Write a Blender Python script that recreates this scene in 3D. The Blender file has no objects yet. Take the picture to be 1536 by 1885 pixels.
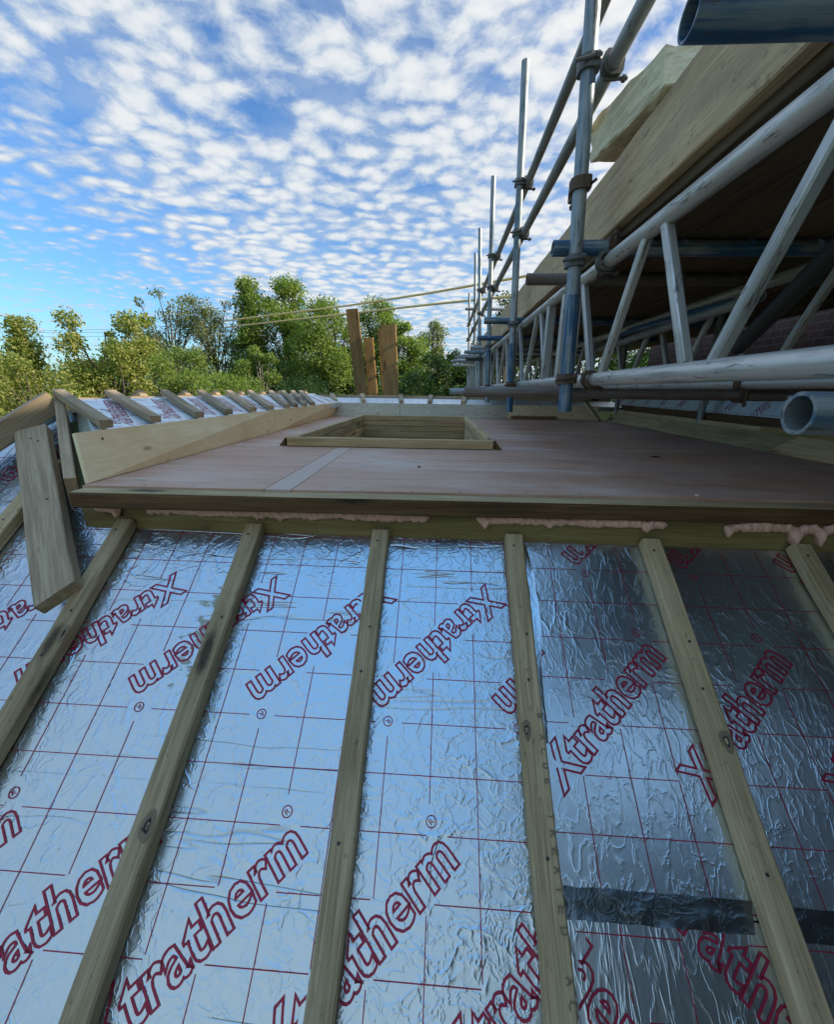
import bpy, bmesh, math, random
import numpy as np
from mathutils import Vector, Matrix, noise as mnoise

# ------------------------------------------------------------------ camera, sky, sun, exposure
S = bpy.context.scene
COL = S.collection
R_ = math.radians
FPX, PW, PH = 744.29, 1536.0, 1885.0
M = Matrix(((0.9982, 0.0572, 0.0151), (0.0309, -0.2868, -0.9575), (-0.0504, 0.9563, -0.2881)))   # world -> photo axes (right, down, forward)
E = Vector((0.4978, -1.0735, 0.4982))                                                          # eye
TH = 0.6405                                                                                   # pitch of the near roof slope
cam_d = bpy.data.cameras.new('camera'); cam = bpy.data.objects.new('camera', cam_d); COL.objects.link(cam)
cam_d.sensor_fit = 'HORIZONTAL'; cam_d.sensor_width = 36.0; cam_d.lens = FPX / PW * 36.0
cam_d.clip_start = 0.02; cam_d.clip_end = 3000
mt = M.transposed()
rx, dn, fw = mt @ Vector((1, 0, 0)), mt @ Vector((0, 1, 0)), mt @ Vector((0, 0, 1))
cm = Matrix((rx, -dn, -fw)).transposed().to_4x4(); cm.translation = E
cam.matrix_world = cm
S.camera = cam
S.render.resolution_x, S.render.resolution_y = 835, 1024

SUN_EL, SUN_AZ = R_(27), math.atan2(0.995, -0.10)       # azimuth measured from +Y towards +X
w = bpy.data.worlds.new('World'); S.world = w; w.use_nodes = True
nt = w.node_tree; nt.nodes.clear()
class NB:
    """tiny node helper"""
    def __init__(s, t): s.t = t
    def n(s, typ, **kw):
        x = s.t.nodes.new(typ)
        for k, v in kw.items():
            if k[0] == 'i' and k[1:].isdigit(): x.inputs[int(k[1:])].default_value = v
            else: setattr(x, k, v)
        return x
    def l(s, a, b): s.t.links.new(a, b)
    def val(s, x, sock):
        if isinstance(x, (int, float)): sock.default_value = x
        elif isinstance(x, (tuple, list)): sock.default_value = x
        else: s.l(x, sock)
    def math(s, op, a, b=0.0, c=None, clamp=False):
        x = s.n('ShaderNodeMath', operation=op, use_clamp=clamp)
        s.val(a, x.inputs[0]); s.val(b, x.inputs[1])
        if c is not None: s.val(c, x.inputs[2])
        return x.outputs[0]
    def vmath(s, op, a, b=(0, 0, 0)):
        x = s.n('ShaderNodeVectorMath', operation=op); s.val(a, x.inputs[0]); s.val(b, x.inputs[1]); return x.outputs[0]
    def noise(s, vec, scale, detail=3, rough=0.55, dist=0.0, out=0):
        x = s.n('ShaderNodeTexNoise'); 
        if vec is not None: s.l(vec, x.inputs['Vector'])
        x.inputs['Scale'].default_value = scale; x.inputs['Detail'].default_value = detail
        x.inputs['Roughness'].default_value = rough; x.inputs['Distortion'].default_value = dist
        return x.outputs[out]
    def ramp(s, fac, stops, interp='LINEAR'):
        x = s.n('ShaderNodeValToRGB'); x.color_ramp.interpolation = interp
        el = x.color_ramp.elements
        while len(el) < len(stops): el.new(0.5)
        for e, (p, c) in zip(el, stops):
            e.position = p; e.color = (*c, 1) if isinstance(c, tuple) else (c, c, c, 1)
        s.l(fac, x.inputs[0]); return x.outputs[0]
    def smooth(s, x, a, b):
        m = s.n('ShaderNodeMapRange', interpolation_type='SMOOTHSTEP'); s.val(x, m.inputs[0])
        m.inputs[1].default_value = a; m.inputs[2].default_value = b; return m.outputs[0]
    def mix(s, fac, a, b, mode='MIX'):
        x = s.n('ShaderNodeMix', data_type='RGBA', blend_type=mode)
        s.val(fac, x.inputs[0])
        for v, so in ((a, x.inputs[6]), (b, x.inputs[7])):
            if isinstance(v, tuple): so.default_value = (*v, 1)
            else: s.l(v, so)
        return x.outputs[2]
    def mapping(s, vec, scale=(1, 1, 1), rot=(0, 0, 0), loc=(0, 0, 0)):
        x = s.n('ShaderNodeMapping'); s.l(vec, x.inputs[0]); x.inputs['Scale'].default_value = scale
        x.inputs['Rotation'].default_value = rot; x.inputs['Location'].default_value = loc; return x.outputs[0]
b = NB(nt)
sky = b.n('ShaderNodeTexSky', sky_type='NISHITA', sun_disc=False)
sky.sun_elevation = SUN_EL; sky.sun_rotation = SUN_AZ; sky.air_density = 1.25; sky.dust_density = 0.6; sky.ozone_density = 2.2
CLOUD_A, CLOUD_B, CLOUD_SUN, CLOUD_BACK, SKY_TINT = (3.1, 3.65, 4.35), (4.8, 4.95, 5.0), (5.9, 5.75, 5.45), (2.9, 3.75, 4.4), (0.46, 0.76, 1.10)
tc = b.n('ShaderNodeTexCoord')
sep = b.n('ShaderNodeSeparateXYZ'); b.l(tc.outputs['Generated'], sep.inputs[0])
zc = b.math('MAXIMUM', b.math('ADD', sep.outputs[2], 0.09), 0.02)
comb = b.n('ShaderNodeCombineXYZ'); b.l(b.math('DIVIDE', sep.outputs[0], zc), comb.inputs[0]); b.l(b.math('DIVIDE', sep.outputs[1], zc), comb.inputs[1])
P = comb.outputs[0]                                     # position on a flat cloud layer
warp = b.n('ShaderNodeVectorMath', operation='SCALE'); b.l(b.vmath('SUBTRACT', b.noise(P, 3.2, 3, out=1), (0.5, 0.5, 0.5)), warp.inputs[0]); warp.inputs['Scale'].default_value = 0.15
Pw = b.vmath('ADD', P, warp.outputs[0])
Pm = b.mapping(Pw, (1.0, 1.25, 1), (0, 0, R_(-28)))
vor = b.n('ShaderNodeTexVoronoi', feature='SMOOTH_F1'); b.l(Pm, vor.inputs['Vector']); vor.inputs['Scale'].default_value = 10.5; vor.inputs['Smoothness'].default_value = 0.5
puff = b.math('SUBTRACT', 1.0, b.math('MULTIPLY', vor.outputs['Distance'], 1.5))
fine = b.noise(Pw, 19.0, 7, 0.68)
mid = b.noise(b.mapping(Pw, (1, 1.4, 1), (0, 0, R_(-28))), 3.4, 4, 0.55)
big = b.noise(b.mapping(P, (1, 1, 1), (0, 0, 0), (3.1, 1.7, 0)), 0.9, 3, 0.5)
px_, py_ = b.math('DIVIDE', sep.outputs[0], zc), b.math('DIVIDE', sep.outputs[1], zc)
side = b.smooth(b.math('ADD', px_, b.math('MULTIPLY', py_, 0.22)), -1.55, -0.35)      # the bank thins out towards the west
zen = b.math('SUBTRACT', 1.0, b.smooth(sep.outputs[2], 0.72, 0.97))                    # and overhead it is nearly clear
back = b.smooth(b.math('MULTIPLY', sep.outputs[1], -1.0), 0.05, 0.5)
dens = b.math('ADD', b.math('MULTIPLY', puff, 0.55), b.math('ADD', b.math('MULTIPLY', fine, 0.75), b.math('ADD', b.math('MULTIPLY', mid, 0.55), b.math('ADD', b.math('MULTIPLY', big, 0.40), b.math('ADD', b.math('MULTIPLY', side, 0.34), b.math('ADD', b.math('MULTIPLY', zen, 0.40), b.math('MULTIPLY', back, 0.30)))))))
cov = b.math('MAXIMUM', b.smooth(dens, 1.30, 1.84), b.math('MULTIPLY', b.math('ADD', b.math('MULTIPLY', side, b.smooth(mid, 0.25, 0.65)), b.math('MULTIPLY', b.smooth(sep.outputs[2], 0.62, 0.95), 2.0)), 0.45))
thick = b.smooth(dens, 1.55, 2.05)
toward = b.n('ShaderNodeVectorMath', operation='DOT_PRODUCT'); b.l(tc.outputs['Generated'], toward.inputs[0])
toward.inputs[1].default_value = (math.cos(SUN_EL) * math.sin(SUN_AZ), math.cos(SUN_EL) * math.cos(SUN_AZ), math.sin(SUN_EL))
glowf = b.smooth(toward.outputs['Value'], -0.1, 1.0)
ccol = b.mix(thick, CLOUD_A, CLOUD_B)
ccol = b.mix(glowf, ccol, CLOUD_SUN)
ccol = b.mix(back, ccol, CLOUD_BACK)
over = b.smooth(sep.outputs[2], 0.62, 0.95)
ccol = b.mix(over, ccol, (1.45, 3.35, 6.5))
skyc = b.mix(1.0, sky.outputs[0], SKY_TINT, 'MULTIPLY')
mixc = b.mix(b.math('MULTIPLY', cov, 0.95), skyc, ccol)
bg = b.n('ShaderNodeBackground'); b.l(mixc, bg.inputs[0]); bg.inputs[1].default_value = 0.10
wo = b.n('ShaderNodeOutputWorld'); b.l(bg.outputs[0], wo.inputs[0])

sd = bpy.data.lights.new('sun', 'SUN'); sd.energy = 4.2; sd.angle = R_(0.53); sd.color = (1.0, 0.90, 0.74)
sun = bpy.data.objects.new('sun', sd); COL.objects.link(sun)
sv = Vector((math.cos(SUN_EL) * math.sin(SUN_AZ), math.cos(SUN_EL) * math.cos(SUN_AZ), math.sin(SUN_EL)))
sun.rotation_euler = sv.to_track_quat('Z', 'Y').to_euler()
vs = S.view_settings; vs.view_transform = 'Standard'; vs.look = 'None'; vs.exposure = 0.85; vs.gamma = 1.0
S.render.engine = 'CYCLES'

# ------------------------------------------------------------------ helpers
def rnd(seed): return random.Random(seed)
def tag(o, label=None, cat=None, group=None, kind=None):
    if label: o['label'] = label
    if cat: o['category'] = cat
    if group: o['group'] = group
    if kind: o['kind'] = kind
    return o
def mesh(name, verts, faces, mats, parent=None, mi=None, smooth=False, mw=None):
    me = bpy.data.meshes.new(name); me.from_pydata([tuple(v) for v in verts], [], faces)
    for m in (mats if isinstance(mats, (list, tuple)) else [mats]): me.materials.append(m)
    if mi is not None: me.polygons.foreach_set('material_index', mi)
    if smooth: me.polygons.foreach_set('use_smooth', [True] * len(me.polygons))
    me.update()
    o = bpy.data.objects.new(name, me); COL.objects.link(o)
    if parent: o.parent = parent
    if mw is not None: o.matrix_basis = mw
    return o
def empty(name, loc=(0, 0, 0), label=None, cat=None, group=None):
    o = bpy.data.objects.new(name, None); COL.objects.link(o); o.location = loc; o.empty_display_size = 0.05
    return tag(o, label, cat, group)
def frame(p0, p1, up=(0, 0, 1)):
    p0, p1 = Vector(p0), Vector(p1); x = (p1 - p0).normalized(); u = Vector(up)
    y = u.cross(x).normalized(); z = x.cross(y)
    m = Matrix((x, y, z)).transposed().to_4x4(); m.translation = p0
    return m, (p1 - p0).length
def copy_tree(o, parent=None):
    c = o.copy(); COL.objects.link(c)
    if parent: c.parent = parent
    for ch in list(o.children):
        copy_tree(ch, c)
    return c
def disc(V, F, I, c, r, nz=0.0006, n=8, mi=1, ax='z'):
    k = len(V)
    for i in range(n):
        a = 2 * math.pi * i / n; dx, dy = r * math.cos(a), r * math.sin(a)
        V.append({'z': (c[0] + dx, c[1] + dy, c[2] + nz), 'y': (c[0] + dx, c[1] - nz, c[2] + dy)}[ax])
    F.append(list(range(k, k + n)) if ax == 'z' else list(range(k, k + n))); I.append(mi)
def plank(name, p0, p1, wy, hz, mat, up=(0, 0, 1), parent=None, seed=0, jit=0.0012, bev=0.0025, cut0=0.0, cut1=0.0, screws=(), skew=0.0, warp=0.0):
    """sawn timber: axis p0-p1 at the centre of the section, wy wide, hz high (along up); slightly uneven edges, chamfered arrises"""
    mw, L = frame(p0, p1, up); r = rnd(seed * 7 + 3)
    n = max(2, int(L / 0.12)); V = []; F = []; I = []
    a, h, c = wy / 2, hz / 2, min(bev, wy / 5, hz / 5)
    prof = [(-a + c, -h), (a - c, -h), (a, -h + c), (a, h - c), (a - c, h), (-a + c, h), (-a, h - c), (-a, -h + c)]
    ph = r.uniform(0, 9)
    for i in range(n + 1):
        t = i / n; bow = warp * math.sin(math.pi * t)
        jy, jz = r.gauss(0, jit), r.gauss(0, jit)
        for (y, z) in prof:
            x = L * t
            if i == 0: x += cut0 * y
            if i == n: x += cut1 * y
            V.append((x, y + jy + bow, z + jz * 0.6))
    for i in range(n):
        for k in range(8):
            q, s = i * 8, (i + 1) * 8
            F.append((q + k, q + (k + 1) % 8, s + (k + 1) % 8, s + k)); I.append(0)
    F.append(tuple(range(7, -1, -1))); I.append(0)
    F.append(tuple(n * 8 + k for k in range(8))); I.append(0)
    for (x, y) in screws: disc(V, F, I, (x, y, h + jit * 0.8), 0.0033, 0.0012)
    return mesh(name, V, F, [mat, MAT['screw']], parent, I, mw=mw)
def tube(name, p0, p1, r, mat, parent=None, t=0.004, n=20, closed=False, seg=1, dents=0.0):
    mw, L = frame(p0, p1, (0, 0, 1) if abs((Vector(p1) - Vector(p0)).normalized().z) < 0.95 else (0, 1, 0))
    V, F = [], []
    for i in range(seg + 1):
        for k in range(n):
            a = 2 * math.pi * k / n; V.append((L * i / seg, r * math.cos(a), r * math.sin(a)))
    for i in range(seg):
        for k in range(n): F.append((i * n + k, (i + 1) * n + k, (i + 1) * n + (k + 1) % n, i * n + (k + 1) % n))
    m = len(V); ri = r - t
    for x in (0, L):
        for k in range(n):
            a = 2 * math.pi * k / n; V.append((x, ri * math.cos(a), ri * math.sin(a)))
    for k in range(n):
        k2 = (k + 1) % n
        F.append((m + k, m + k2, m + n + k2, m + n + k))
        F.append((k, k2, m + k2, m + k))
        F.append((seg * n + k2, seg * n + k, m + n + k, m + n + k2))
    o = mesh(name, V, F, mat, parent, smooth=True, mw=mw)
    try: o.data.set_sharp_from_angle(angle=R_(40))
    except Exception: pass
    return o
def polytube(V, F, pts, rad, n=6, cap=True):
    pts = [Vector(p) for p in pts]; k0 = len(V)
    for i, p in enumerate(pts):
        d = (pts[min(i + 1, len(pts) - 1)] - pts[max(i - 1, 0)]).normalized()
        u = d.cross(Vector((0.31, 0.17, 0.93))); u = u.normalized() if u.length > 1e-4 else Vector((1, 0, 0)); v = d.cross(u)
        for k in range(n):
            a = 2 * math.pi * k / n; V.append(tuple(p + (u * math.cos(a) + v * math.sin(a)) * rad[i]))
    for i in range(len(pts) - 1):
        for k in range(n): F.append((k0 + i * n + k, k0 + i * n + (k + 1) % n, k0 + (i + 1) * n + (k + 1) % n, k0 + (i + 1) * n + k))
    if cap:
        F.append(tuple(k0 + k for k in range(n - 1, -1, -1))); F.append(tuple(k0 + (len(pts) - 1) * n + k for k in range(n)))
def slab(name, poly, zt, zb, mat, parent=None, mw=None, jit=0):
    """polygon (x, y) or (x, y, ztop) extruded downwards"""
    n = len(poly)
    top = [(p[0], p[1], p[2] if len(p) > 2 else zt) for p in poly]
    V = top + [(p[0], p[1], p[2] - (zt - zb)) for p in top]
    F = [tuple(range(n)), tuple(range(2 * n - 1, n - 1, -1))] + [(i, i + n, (i + 1) % n + n, (i + 1) % n) for i in range(n)]
    return mesh(name, V, F, mat, parent, mw=mw)
def sheet(name, q, t, mat, parent=None, nails=(), seed=0, nx=10):
    """flat board from four 3-D corners q0 q1 (bottom edge) q2 q3 (top edge), t thick behind; local x runs along the bottom edge"""
    q = [Vector(p) for p in q]; x = (q[1] - q[0]).normalized(); nrm = x.cross(q[3] - q[0]).normalized(); y = nrm.cross(x)
    mw = Matrix((x, y, nrm)).transposed().to_4x4(); mw.translation = q[0]; inv = mw.inverted()
    l = [inv @ p for p in q]
    V = [tuple(p) for p in l] + [(p.x, p.y, p.z - t) for p in l]
    F = [(0, 1, 2, 3), (7, 6, 5, 4), (0, 4, 5, 1), (1, 5, 6, 2), (2, 6, 7, 3), (3, 7, 4, 0)]; I = [0] * 6
    for (u, v) in nails:
        p = l[0].lerp(l[1], u).lerp(l[3].lerp(l[2], u), v); disc(V, F, I, (p.x, p.y, p.z), 0.005, 0.0008)
    return mesh(name, V, F, [mat, MAT['screw']], parent, I, mw=mw)
def at(px, py, Y):
    """point of the place at depth Y seen along photo direction (px, py)"""
    d = mt @ Vector(((px - 768) / FPX, (py - 942.5) / FPX, 1)); return E + d * ((Y - E.y) / d.y)

# ------------------------------------------------------------------ materials
MAT = {}
def material(name):
    m = bpy.data.materials.new(name); m.use_nodes = True; m.node_tree.nodes.clear()
    b = NB(m.node_tree); o = b.n('ShaderNodeOutputMaterial'); p = b.n('ShaderNodeBsdfPrincipled'); b.l(p.outputs[0], o.inputs[0])
    MAT[name] = m; return b, p
def coords(b, rnd_off=True):
    tc = b.n('ShaderNodeTexCoord'); v = tc.outputs['Object']
    if rnd_off:
        oi = b.n('ShaderNodeObjectInfo'); c = b.n('ShaderNodeCombineXYZ')
        for i, k in enumerate((37.0, 53.0, 71.0)): b.l(b.math('MULTIPLY', oi.outputs['Random'], k), c.inputs[i])
        v = b.vmath('ADD', v, c.outputs[0])
        return v, oi.outputs['Random'], tc.outputs['Object']
    return v
def bump(b, p, h, strength, dist):
    x = b.n('ShaderNodeBump'); x.inputs['Strength'].default_value = strength; x.inputs['Distance'].default_value = dist
    b.l(h, x.inputs['Height']); b.l(x.outputs[0], p.inputs['Normal'])
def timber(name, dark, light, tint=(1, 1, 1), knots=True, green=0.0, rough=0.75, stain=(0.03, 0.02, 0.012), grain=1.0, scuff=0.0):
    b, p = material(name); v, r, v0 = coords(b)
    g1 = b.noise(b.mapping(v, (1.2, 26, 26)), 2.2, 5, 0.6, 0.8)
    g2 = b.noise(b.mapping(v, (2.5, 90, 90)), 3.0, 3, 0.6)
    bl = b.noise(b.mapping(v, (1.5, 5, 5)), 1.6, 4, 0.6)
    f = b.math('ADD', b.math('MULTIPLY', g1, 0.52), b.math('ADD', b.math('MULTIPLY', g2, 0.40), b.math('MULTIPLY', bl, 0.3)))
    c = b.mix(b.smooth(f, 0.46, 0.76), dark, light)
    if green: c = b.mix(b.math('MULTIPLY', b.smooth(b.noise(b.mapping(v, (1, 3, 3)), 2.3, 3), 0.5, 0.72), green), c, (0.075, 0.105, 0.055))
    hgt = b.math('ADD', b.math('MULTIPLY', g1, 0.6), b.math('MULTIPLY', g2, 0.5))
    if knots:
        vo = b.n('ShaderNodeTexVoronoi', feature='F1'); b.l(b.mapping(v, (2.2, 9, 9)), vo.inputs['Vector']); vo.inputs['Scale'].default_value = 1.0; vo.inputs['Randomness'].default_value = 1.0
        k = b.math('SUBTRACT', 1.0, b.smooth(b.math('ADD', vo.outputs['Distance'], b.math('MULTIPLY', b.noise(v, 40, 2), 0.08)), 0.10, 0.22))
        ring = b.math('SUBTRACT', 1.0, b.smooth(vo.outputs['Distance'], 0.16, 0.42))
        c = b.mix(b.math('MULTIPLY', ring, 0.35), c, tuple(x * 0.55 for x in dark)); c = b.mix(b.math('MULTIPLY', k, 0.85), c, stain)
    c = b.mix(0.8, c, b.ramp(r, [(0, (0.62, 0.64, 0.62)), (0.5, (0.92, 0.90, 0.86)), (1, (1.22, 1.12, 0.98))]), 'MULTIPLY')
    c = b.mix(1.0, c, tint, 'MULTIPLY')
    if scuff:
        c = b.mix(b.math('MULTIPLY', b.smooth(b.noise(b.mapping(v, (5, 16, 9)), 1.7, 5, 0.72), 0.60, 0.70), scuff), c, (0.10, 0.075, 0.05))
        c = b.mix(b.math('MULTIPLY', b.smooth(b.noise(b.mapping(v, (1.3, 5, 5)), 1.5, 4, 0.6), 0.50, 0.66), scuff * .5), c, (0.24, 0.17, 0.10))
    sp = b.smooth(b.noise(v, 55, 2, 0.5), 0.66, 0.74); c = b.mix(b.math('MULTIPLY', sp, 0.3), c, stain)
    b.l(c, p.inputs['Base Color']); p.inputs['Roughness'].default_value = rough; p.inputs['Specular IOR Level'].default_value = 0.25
    bump(b, p, hgt, 0.45 * grain, 0.0025)
timber('treated_timber', (0.33, 0.235, 0.12), (0.60, 0.455, 0.265), green=0.12, grain=1.8, scuff=0.3)
timber('olive_timber', (0.26, 0.18, 0.065), (0.40, 0.295, 0.125), green=0.06)
timber('dark_timber', (0.10, 0.052, 0.022), (0.19, 0.108, 0.046))
timber('grey_timber', (0.32, 0.235, 0.145), (0.56, 0.435, 0.285), green=0.08, grain=1.8, scuff=0.4)
timber('kerb_timber', (0.43, 0.305, 0.15), (0.66, 0.50, 0.28))
timber('orange_timber', (0.22, 0.125, 0.045), (0.40, 0.245, 0.10))
timber('board_timber', (0.42, 0.295, 0.165), (0.66, 0.49, 0.30), knots=False, grain=1.6, scuff=0.7)
timber('shaded_board_timber', (0.10, 0.065, 0.035), (0.20, 0.135, 0.075), knots=False)  # board timber darkened for the shade under the platform

def plywood(name, a, c2, knot, blot):
    b, p = material(name); v, r, v0 = coords(b)
    g = b.noise(b.mapping(v, (2, 14, 2)), 2.4, 5, 0.62, 1.6); bl = b.noise(v, 3.2, 4, 0.6)
    c = b.mix(b.smooth(g, 0.3, 0.7), a, c2); c = b.mix(b.math('MULTIPLY', b.smooth(bl, 0.45, 0.7), 0.45), c, blot)
    vo = b.n('ShaderNodeTexVoronoi'); b.l(b.mapping(v, (3.2, 9, 1)), vo.inputs['Vector']); vo.inputs['Scale'].default_value = 1.6
    k = b.math('SUBTRACT', 1.0, b.smooth(vo.outputs['Distance'], 0.07, 0.16)); c = b.mix(b.math('MULTIPLY', k, 0.7), c, knot)
    b.l(c, p.inputs['Base Color']); p.inputs['Roughness'].default_value = 0.7; bump(b, p, g, 0.2, 0.002)
plywood('yellow_plywood', (0.82, 0.65, 0.36), (0.90, 0.76, 0.49), (0.33, 0.21, 0.11), (0.72, 0.50, 0.25))
plywood('pale_plywood', (0.46, 0.43, 0.32), (0.60, 0.56, 0.43), (0.2, 0.16, 0.11), (0.40, 0.37, 0.28))
plywood('stained_plywood', (0.24, 0.22, 0.15), (0.36, 0.32, 0.23), (0.12, 0.09, 0.05), (0.20, 0.30, 0.24))

b, p = material('deck_plywood'); v, r, v0 = coords(b)
g = b.noise(b.mapping(v, (0.9, 9, 1)), 2.2, 6, 0.7); bl = b.noise(b.mapping(v, (.6, 1.3, 1)), 2.4, 6, 0.68); sc = b.noise(b.mapping(v, (3, 60, 1), (0, 0, 0.1)), 1.6, 3, 0.7)
c = b.mix(b.smooth(g, 0.3, 0.72), (0.43, 0.225, 0.14), (0.58, 0.35, 0.235))
c = b.mix(b.math('MULTIPLY', b.smooth(bl, 0.42, 0.72), 0.75), c, (0.64, 0.51, 0.42))
c = b.mix(b.math('MULTIPLY', b.smooth(b.noise(v, 5.5, 4, 0.7), 0.62, 0.76), 0.5), c, (0.19, 0.16, 0.17))
c = b.mix(b.math('MULTIPLY', b.smooth(sc, 0.62, 0.72), 0.5), c, (0.50, 0.42, 0.38))
c = b.mix(b.math('MULTIPLY', b.smooth(b.noise(v, 90, 2), 0.70, 0.76), 0.5), c, (0.36, 0.32, 0.30))
b.l(c, p.inputs['Base Color']); b.l(b.math('ADD', b.math('MULTIPLY', bl, 0.30), 0.42), p.inputs['Roughness']); bump(b, p, b.math('ADD', g, sc), 0.15, 0.0015)
b, p = material('deck_strip'); v, r, v0 = coords(b)
g = b.noise(b.mapping(v, (16, 2, 1)), 2.2, 5, 0.65); c = b.mix(g, (0.47, 0.34, 0.26), (0.62, 0.47, 0.37))
b.l(c, p.inputs['Base Color']); p.inputs['Roughness'].default_value = 0.6

def foil(name, stretch, creases, base=0.72, rough=0.24, hgain=1.0, stains=False):
    b, p = material(name); v, r, v0 = coords(b)
    vm = b.mapping(v, stretch)
    def ridge(vec, sc, pw, det=3, dist=0.6):
        n = b.noise(vec, sc, det, 0.5, dist)
        return b.math('POWER', b.math('SUBTRACT', 1.0, b.math('MULTIPLY', b.math('ABSOLUTE', b.math('SUBTRACT', n, 0.5)), 2.0), clamp=True), pw)
    patch = b.smooth(b.noise(v, 5.0, 2), 0.38, 0.66)
    r1 = b.math('MULTIPLY', ridge(vm, 9.0, 26), patch); r2 = b.math('MULTIPLY', ridge(vm, 30.0, 14), 0.75)
    soft = b.noise(vm, 6.0, 3, 0.5)
    fine = b.noise(v, 160.0, 2, 0.5)
    h = b.math('ADD', b.math('MULTIPLY', r1, 0.9), b.math('ADD', b.math('MULTIPLY', r2, 0.45 ), b.math('ADD', b.math('MULTIPLY', soft, 1.1), b.math('MULTIPLY', fine, 0.09))))
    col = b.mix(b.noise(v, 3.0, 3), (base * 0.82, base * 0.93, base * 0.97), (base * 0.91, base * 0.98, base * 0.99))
    if creases:                                            # long creases across the slope, their shade also darkened into the colour
        cv = b.mapping(v, (0.55, 6.0, 1)); n = b.noise(cv, 1.1, 4, 0.55, 0.4)
        line = b.math('SUBTRACT', 1.0, b.smooth(b.math('ABSOLUTE', b.math('SUBTRACT', n, 0.5)), 0.0, 0.008))
        line = b.math('MULTIPLY', line, b.smooth(b.noise(b.mapping(v, (1, 2, 1)), 2.0, 2), 0.44, 0.58))
        h = b.math('SUBTRACT', h, b.math('MULTIPLY', line, 0.9)); col = b.mix(b.math('MULTIPLY', line, 0.45), col, (0.30, 0.33, 0.36))
    dirt = b.math('MULTIPLY', b.math('ADD', b.smooth(b.noise(v, 70, 2, 0.5), 0.70, 0.75), b.math('MULTIPLY', b.smooth(b.noise(b.mapping(v, (1, .35, 1), (0, 0, .6)), 9, 5, 0.7), 0.60, 0.74), 0.45)), b.smooth(b.noise(v, 4.0, 2), 0.40, 0.62))
    col = b.mix(b.math('MULTIPLY', dirt, 0.5), col, (0.30, 0.27, 0.21))
    rg = b.math('ADD', b.math('ADD', rough, b.math('MULTIPLY', dirt, 0.25)), b.math('MULTIPLY', b.noise(v, 2.0, 3), 0.10))
    met = 1.0
    if stains:                                             # dried glue beside the second batten
        sp = b.n('ShaderNodeSeparateXYZ'); b.l(v0, sp.inputs[0])
        dx = b.math('DIVIDE', b.math('ADD', sp.outputs[0], 0.095), 0.085); dy = b.math('DIVIDE', b.math('ADD', sp.outputs[1], 0.22), 0.20)
        el = b.math('SUBTRACT', 1.0, b.math('ADD', b.math('MULTIPLY', dx, dx), b.math('MULTIPLY', dy, dy)))
        s = b.smooth(b.math('ADD', b.noise(b.mapping(v, (1, 1.6, 1)), 22, 4, 0.6), b.math('MULTIPLY', el, 0.10)), 0.60, 0.66)
        s = b.math('MULTIPLY', s, b.smooth(el, 0.0, 0.25)); s = b.math('MULTIPLY', s, 0.8)
        col = b.mix(s, col, (0.33, 0.31, 0.20)); met = b.math('SUBTRACT', 1.0, b.math('MULTIPLY', s, 0.9)); rg = b.math('ADD', rg, b.math('MULTIPLY', s, 0.4))
        b.l(met, p.inputs['Metallic'])
    else: p.inputs['Metallic'].default_value = 1.0
    b.l(col, p.inputs['Base Color']); b.l(rg, p.inputs['Roughness']); bump(b, p, h, 0.55 * hgain, 0.004)
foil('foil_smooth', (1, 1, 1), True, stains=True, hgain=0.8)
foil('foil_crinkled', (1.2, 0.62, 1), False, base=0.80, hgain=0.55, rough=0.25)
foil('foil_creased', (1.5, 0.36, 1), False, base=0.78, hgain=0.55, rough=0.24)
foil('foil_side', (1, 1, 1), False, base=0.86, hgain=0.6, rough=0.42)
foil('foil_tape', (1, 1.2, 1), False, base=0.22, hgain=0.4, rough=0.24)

def plain(name, col, rough=0.6, metal=0.0, var=0.15, sc=8.0, bmp=0.0, bd=0.003):
    b, p = material(name); v, r, v0 = coords(b); n = b.noise(v, sc, 4, 0.6)
    c = b.mix(n, tuple(x * (1 - var) for x in col), tuple(min(1, x * (1 + var)) for x in col))
    b.l(c, p.inputs['Base Color']); p.inputs['Roughness'].default_value = rough; p.inputs['Metallic'].default_value = metal
    if bmp: bump(b, p, n, bmp, bd)
plain('print_ink', (0.34, 0.02, 0.05), 0.40, 0.35, var=.25, sc=14)
plain('stamp_ink', (0.19, 0.15, 0.09), 0.9, var=.4, sc=90)
plain('screw', (0.05, 0.045, 0.04), 0.5, 0.6)
plain('pink_foam', (0.74, 0.42, 0.30), 0.85, var=0.3, sc=30, bmp=0.8, bd=0.006)
plain('cream_foam', (0.82, 0.70, 0.45), 0.9, var=0.22, sc=26, bmp=1.0, bd=0.012)
plain('rusty_clamp', (0.12, 0.075, 0.05), 0.7, 0.35, 0.5, 30, 0.4)
plain('dull_clamp', (0.15, 0.14, 0.125), 0.6, 0.5, 0.4, 30, 0.3)
plain('dark_steel', (0.055, 0.052, 0.05), 0.55, 0.4, 0.4, 12)
plain('cable_sleeve', (0.80, 0.58, 0.24), 0.6)
plain('black_wire', (0.02, 0.02, 0.022), 0.6)
plain('mortar_brick', (0.22, 0.11, 0.075), 0.85, var=0.3)
plain('render_wall', (0.45, 0.40, 0.33), 0.9)
plain('roof_tile', (0.13, 0.06, 0.045), 0.8, var=0.3, sc=3)
plain('bark', (0.085, 0.068, 0.05), 0.9, var=0.4, sc=6, bmp=0.6, bd=0.02)
plain('pale_bark', (0.24, 0.21, 0.17), 0.9, var=0.3, sc=6)
plain('grass_ground', (0.06, 0.085, 0.03), 0.95, var=0.4, sc=0.8)

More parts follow.
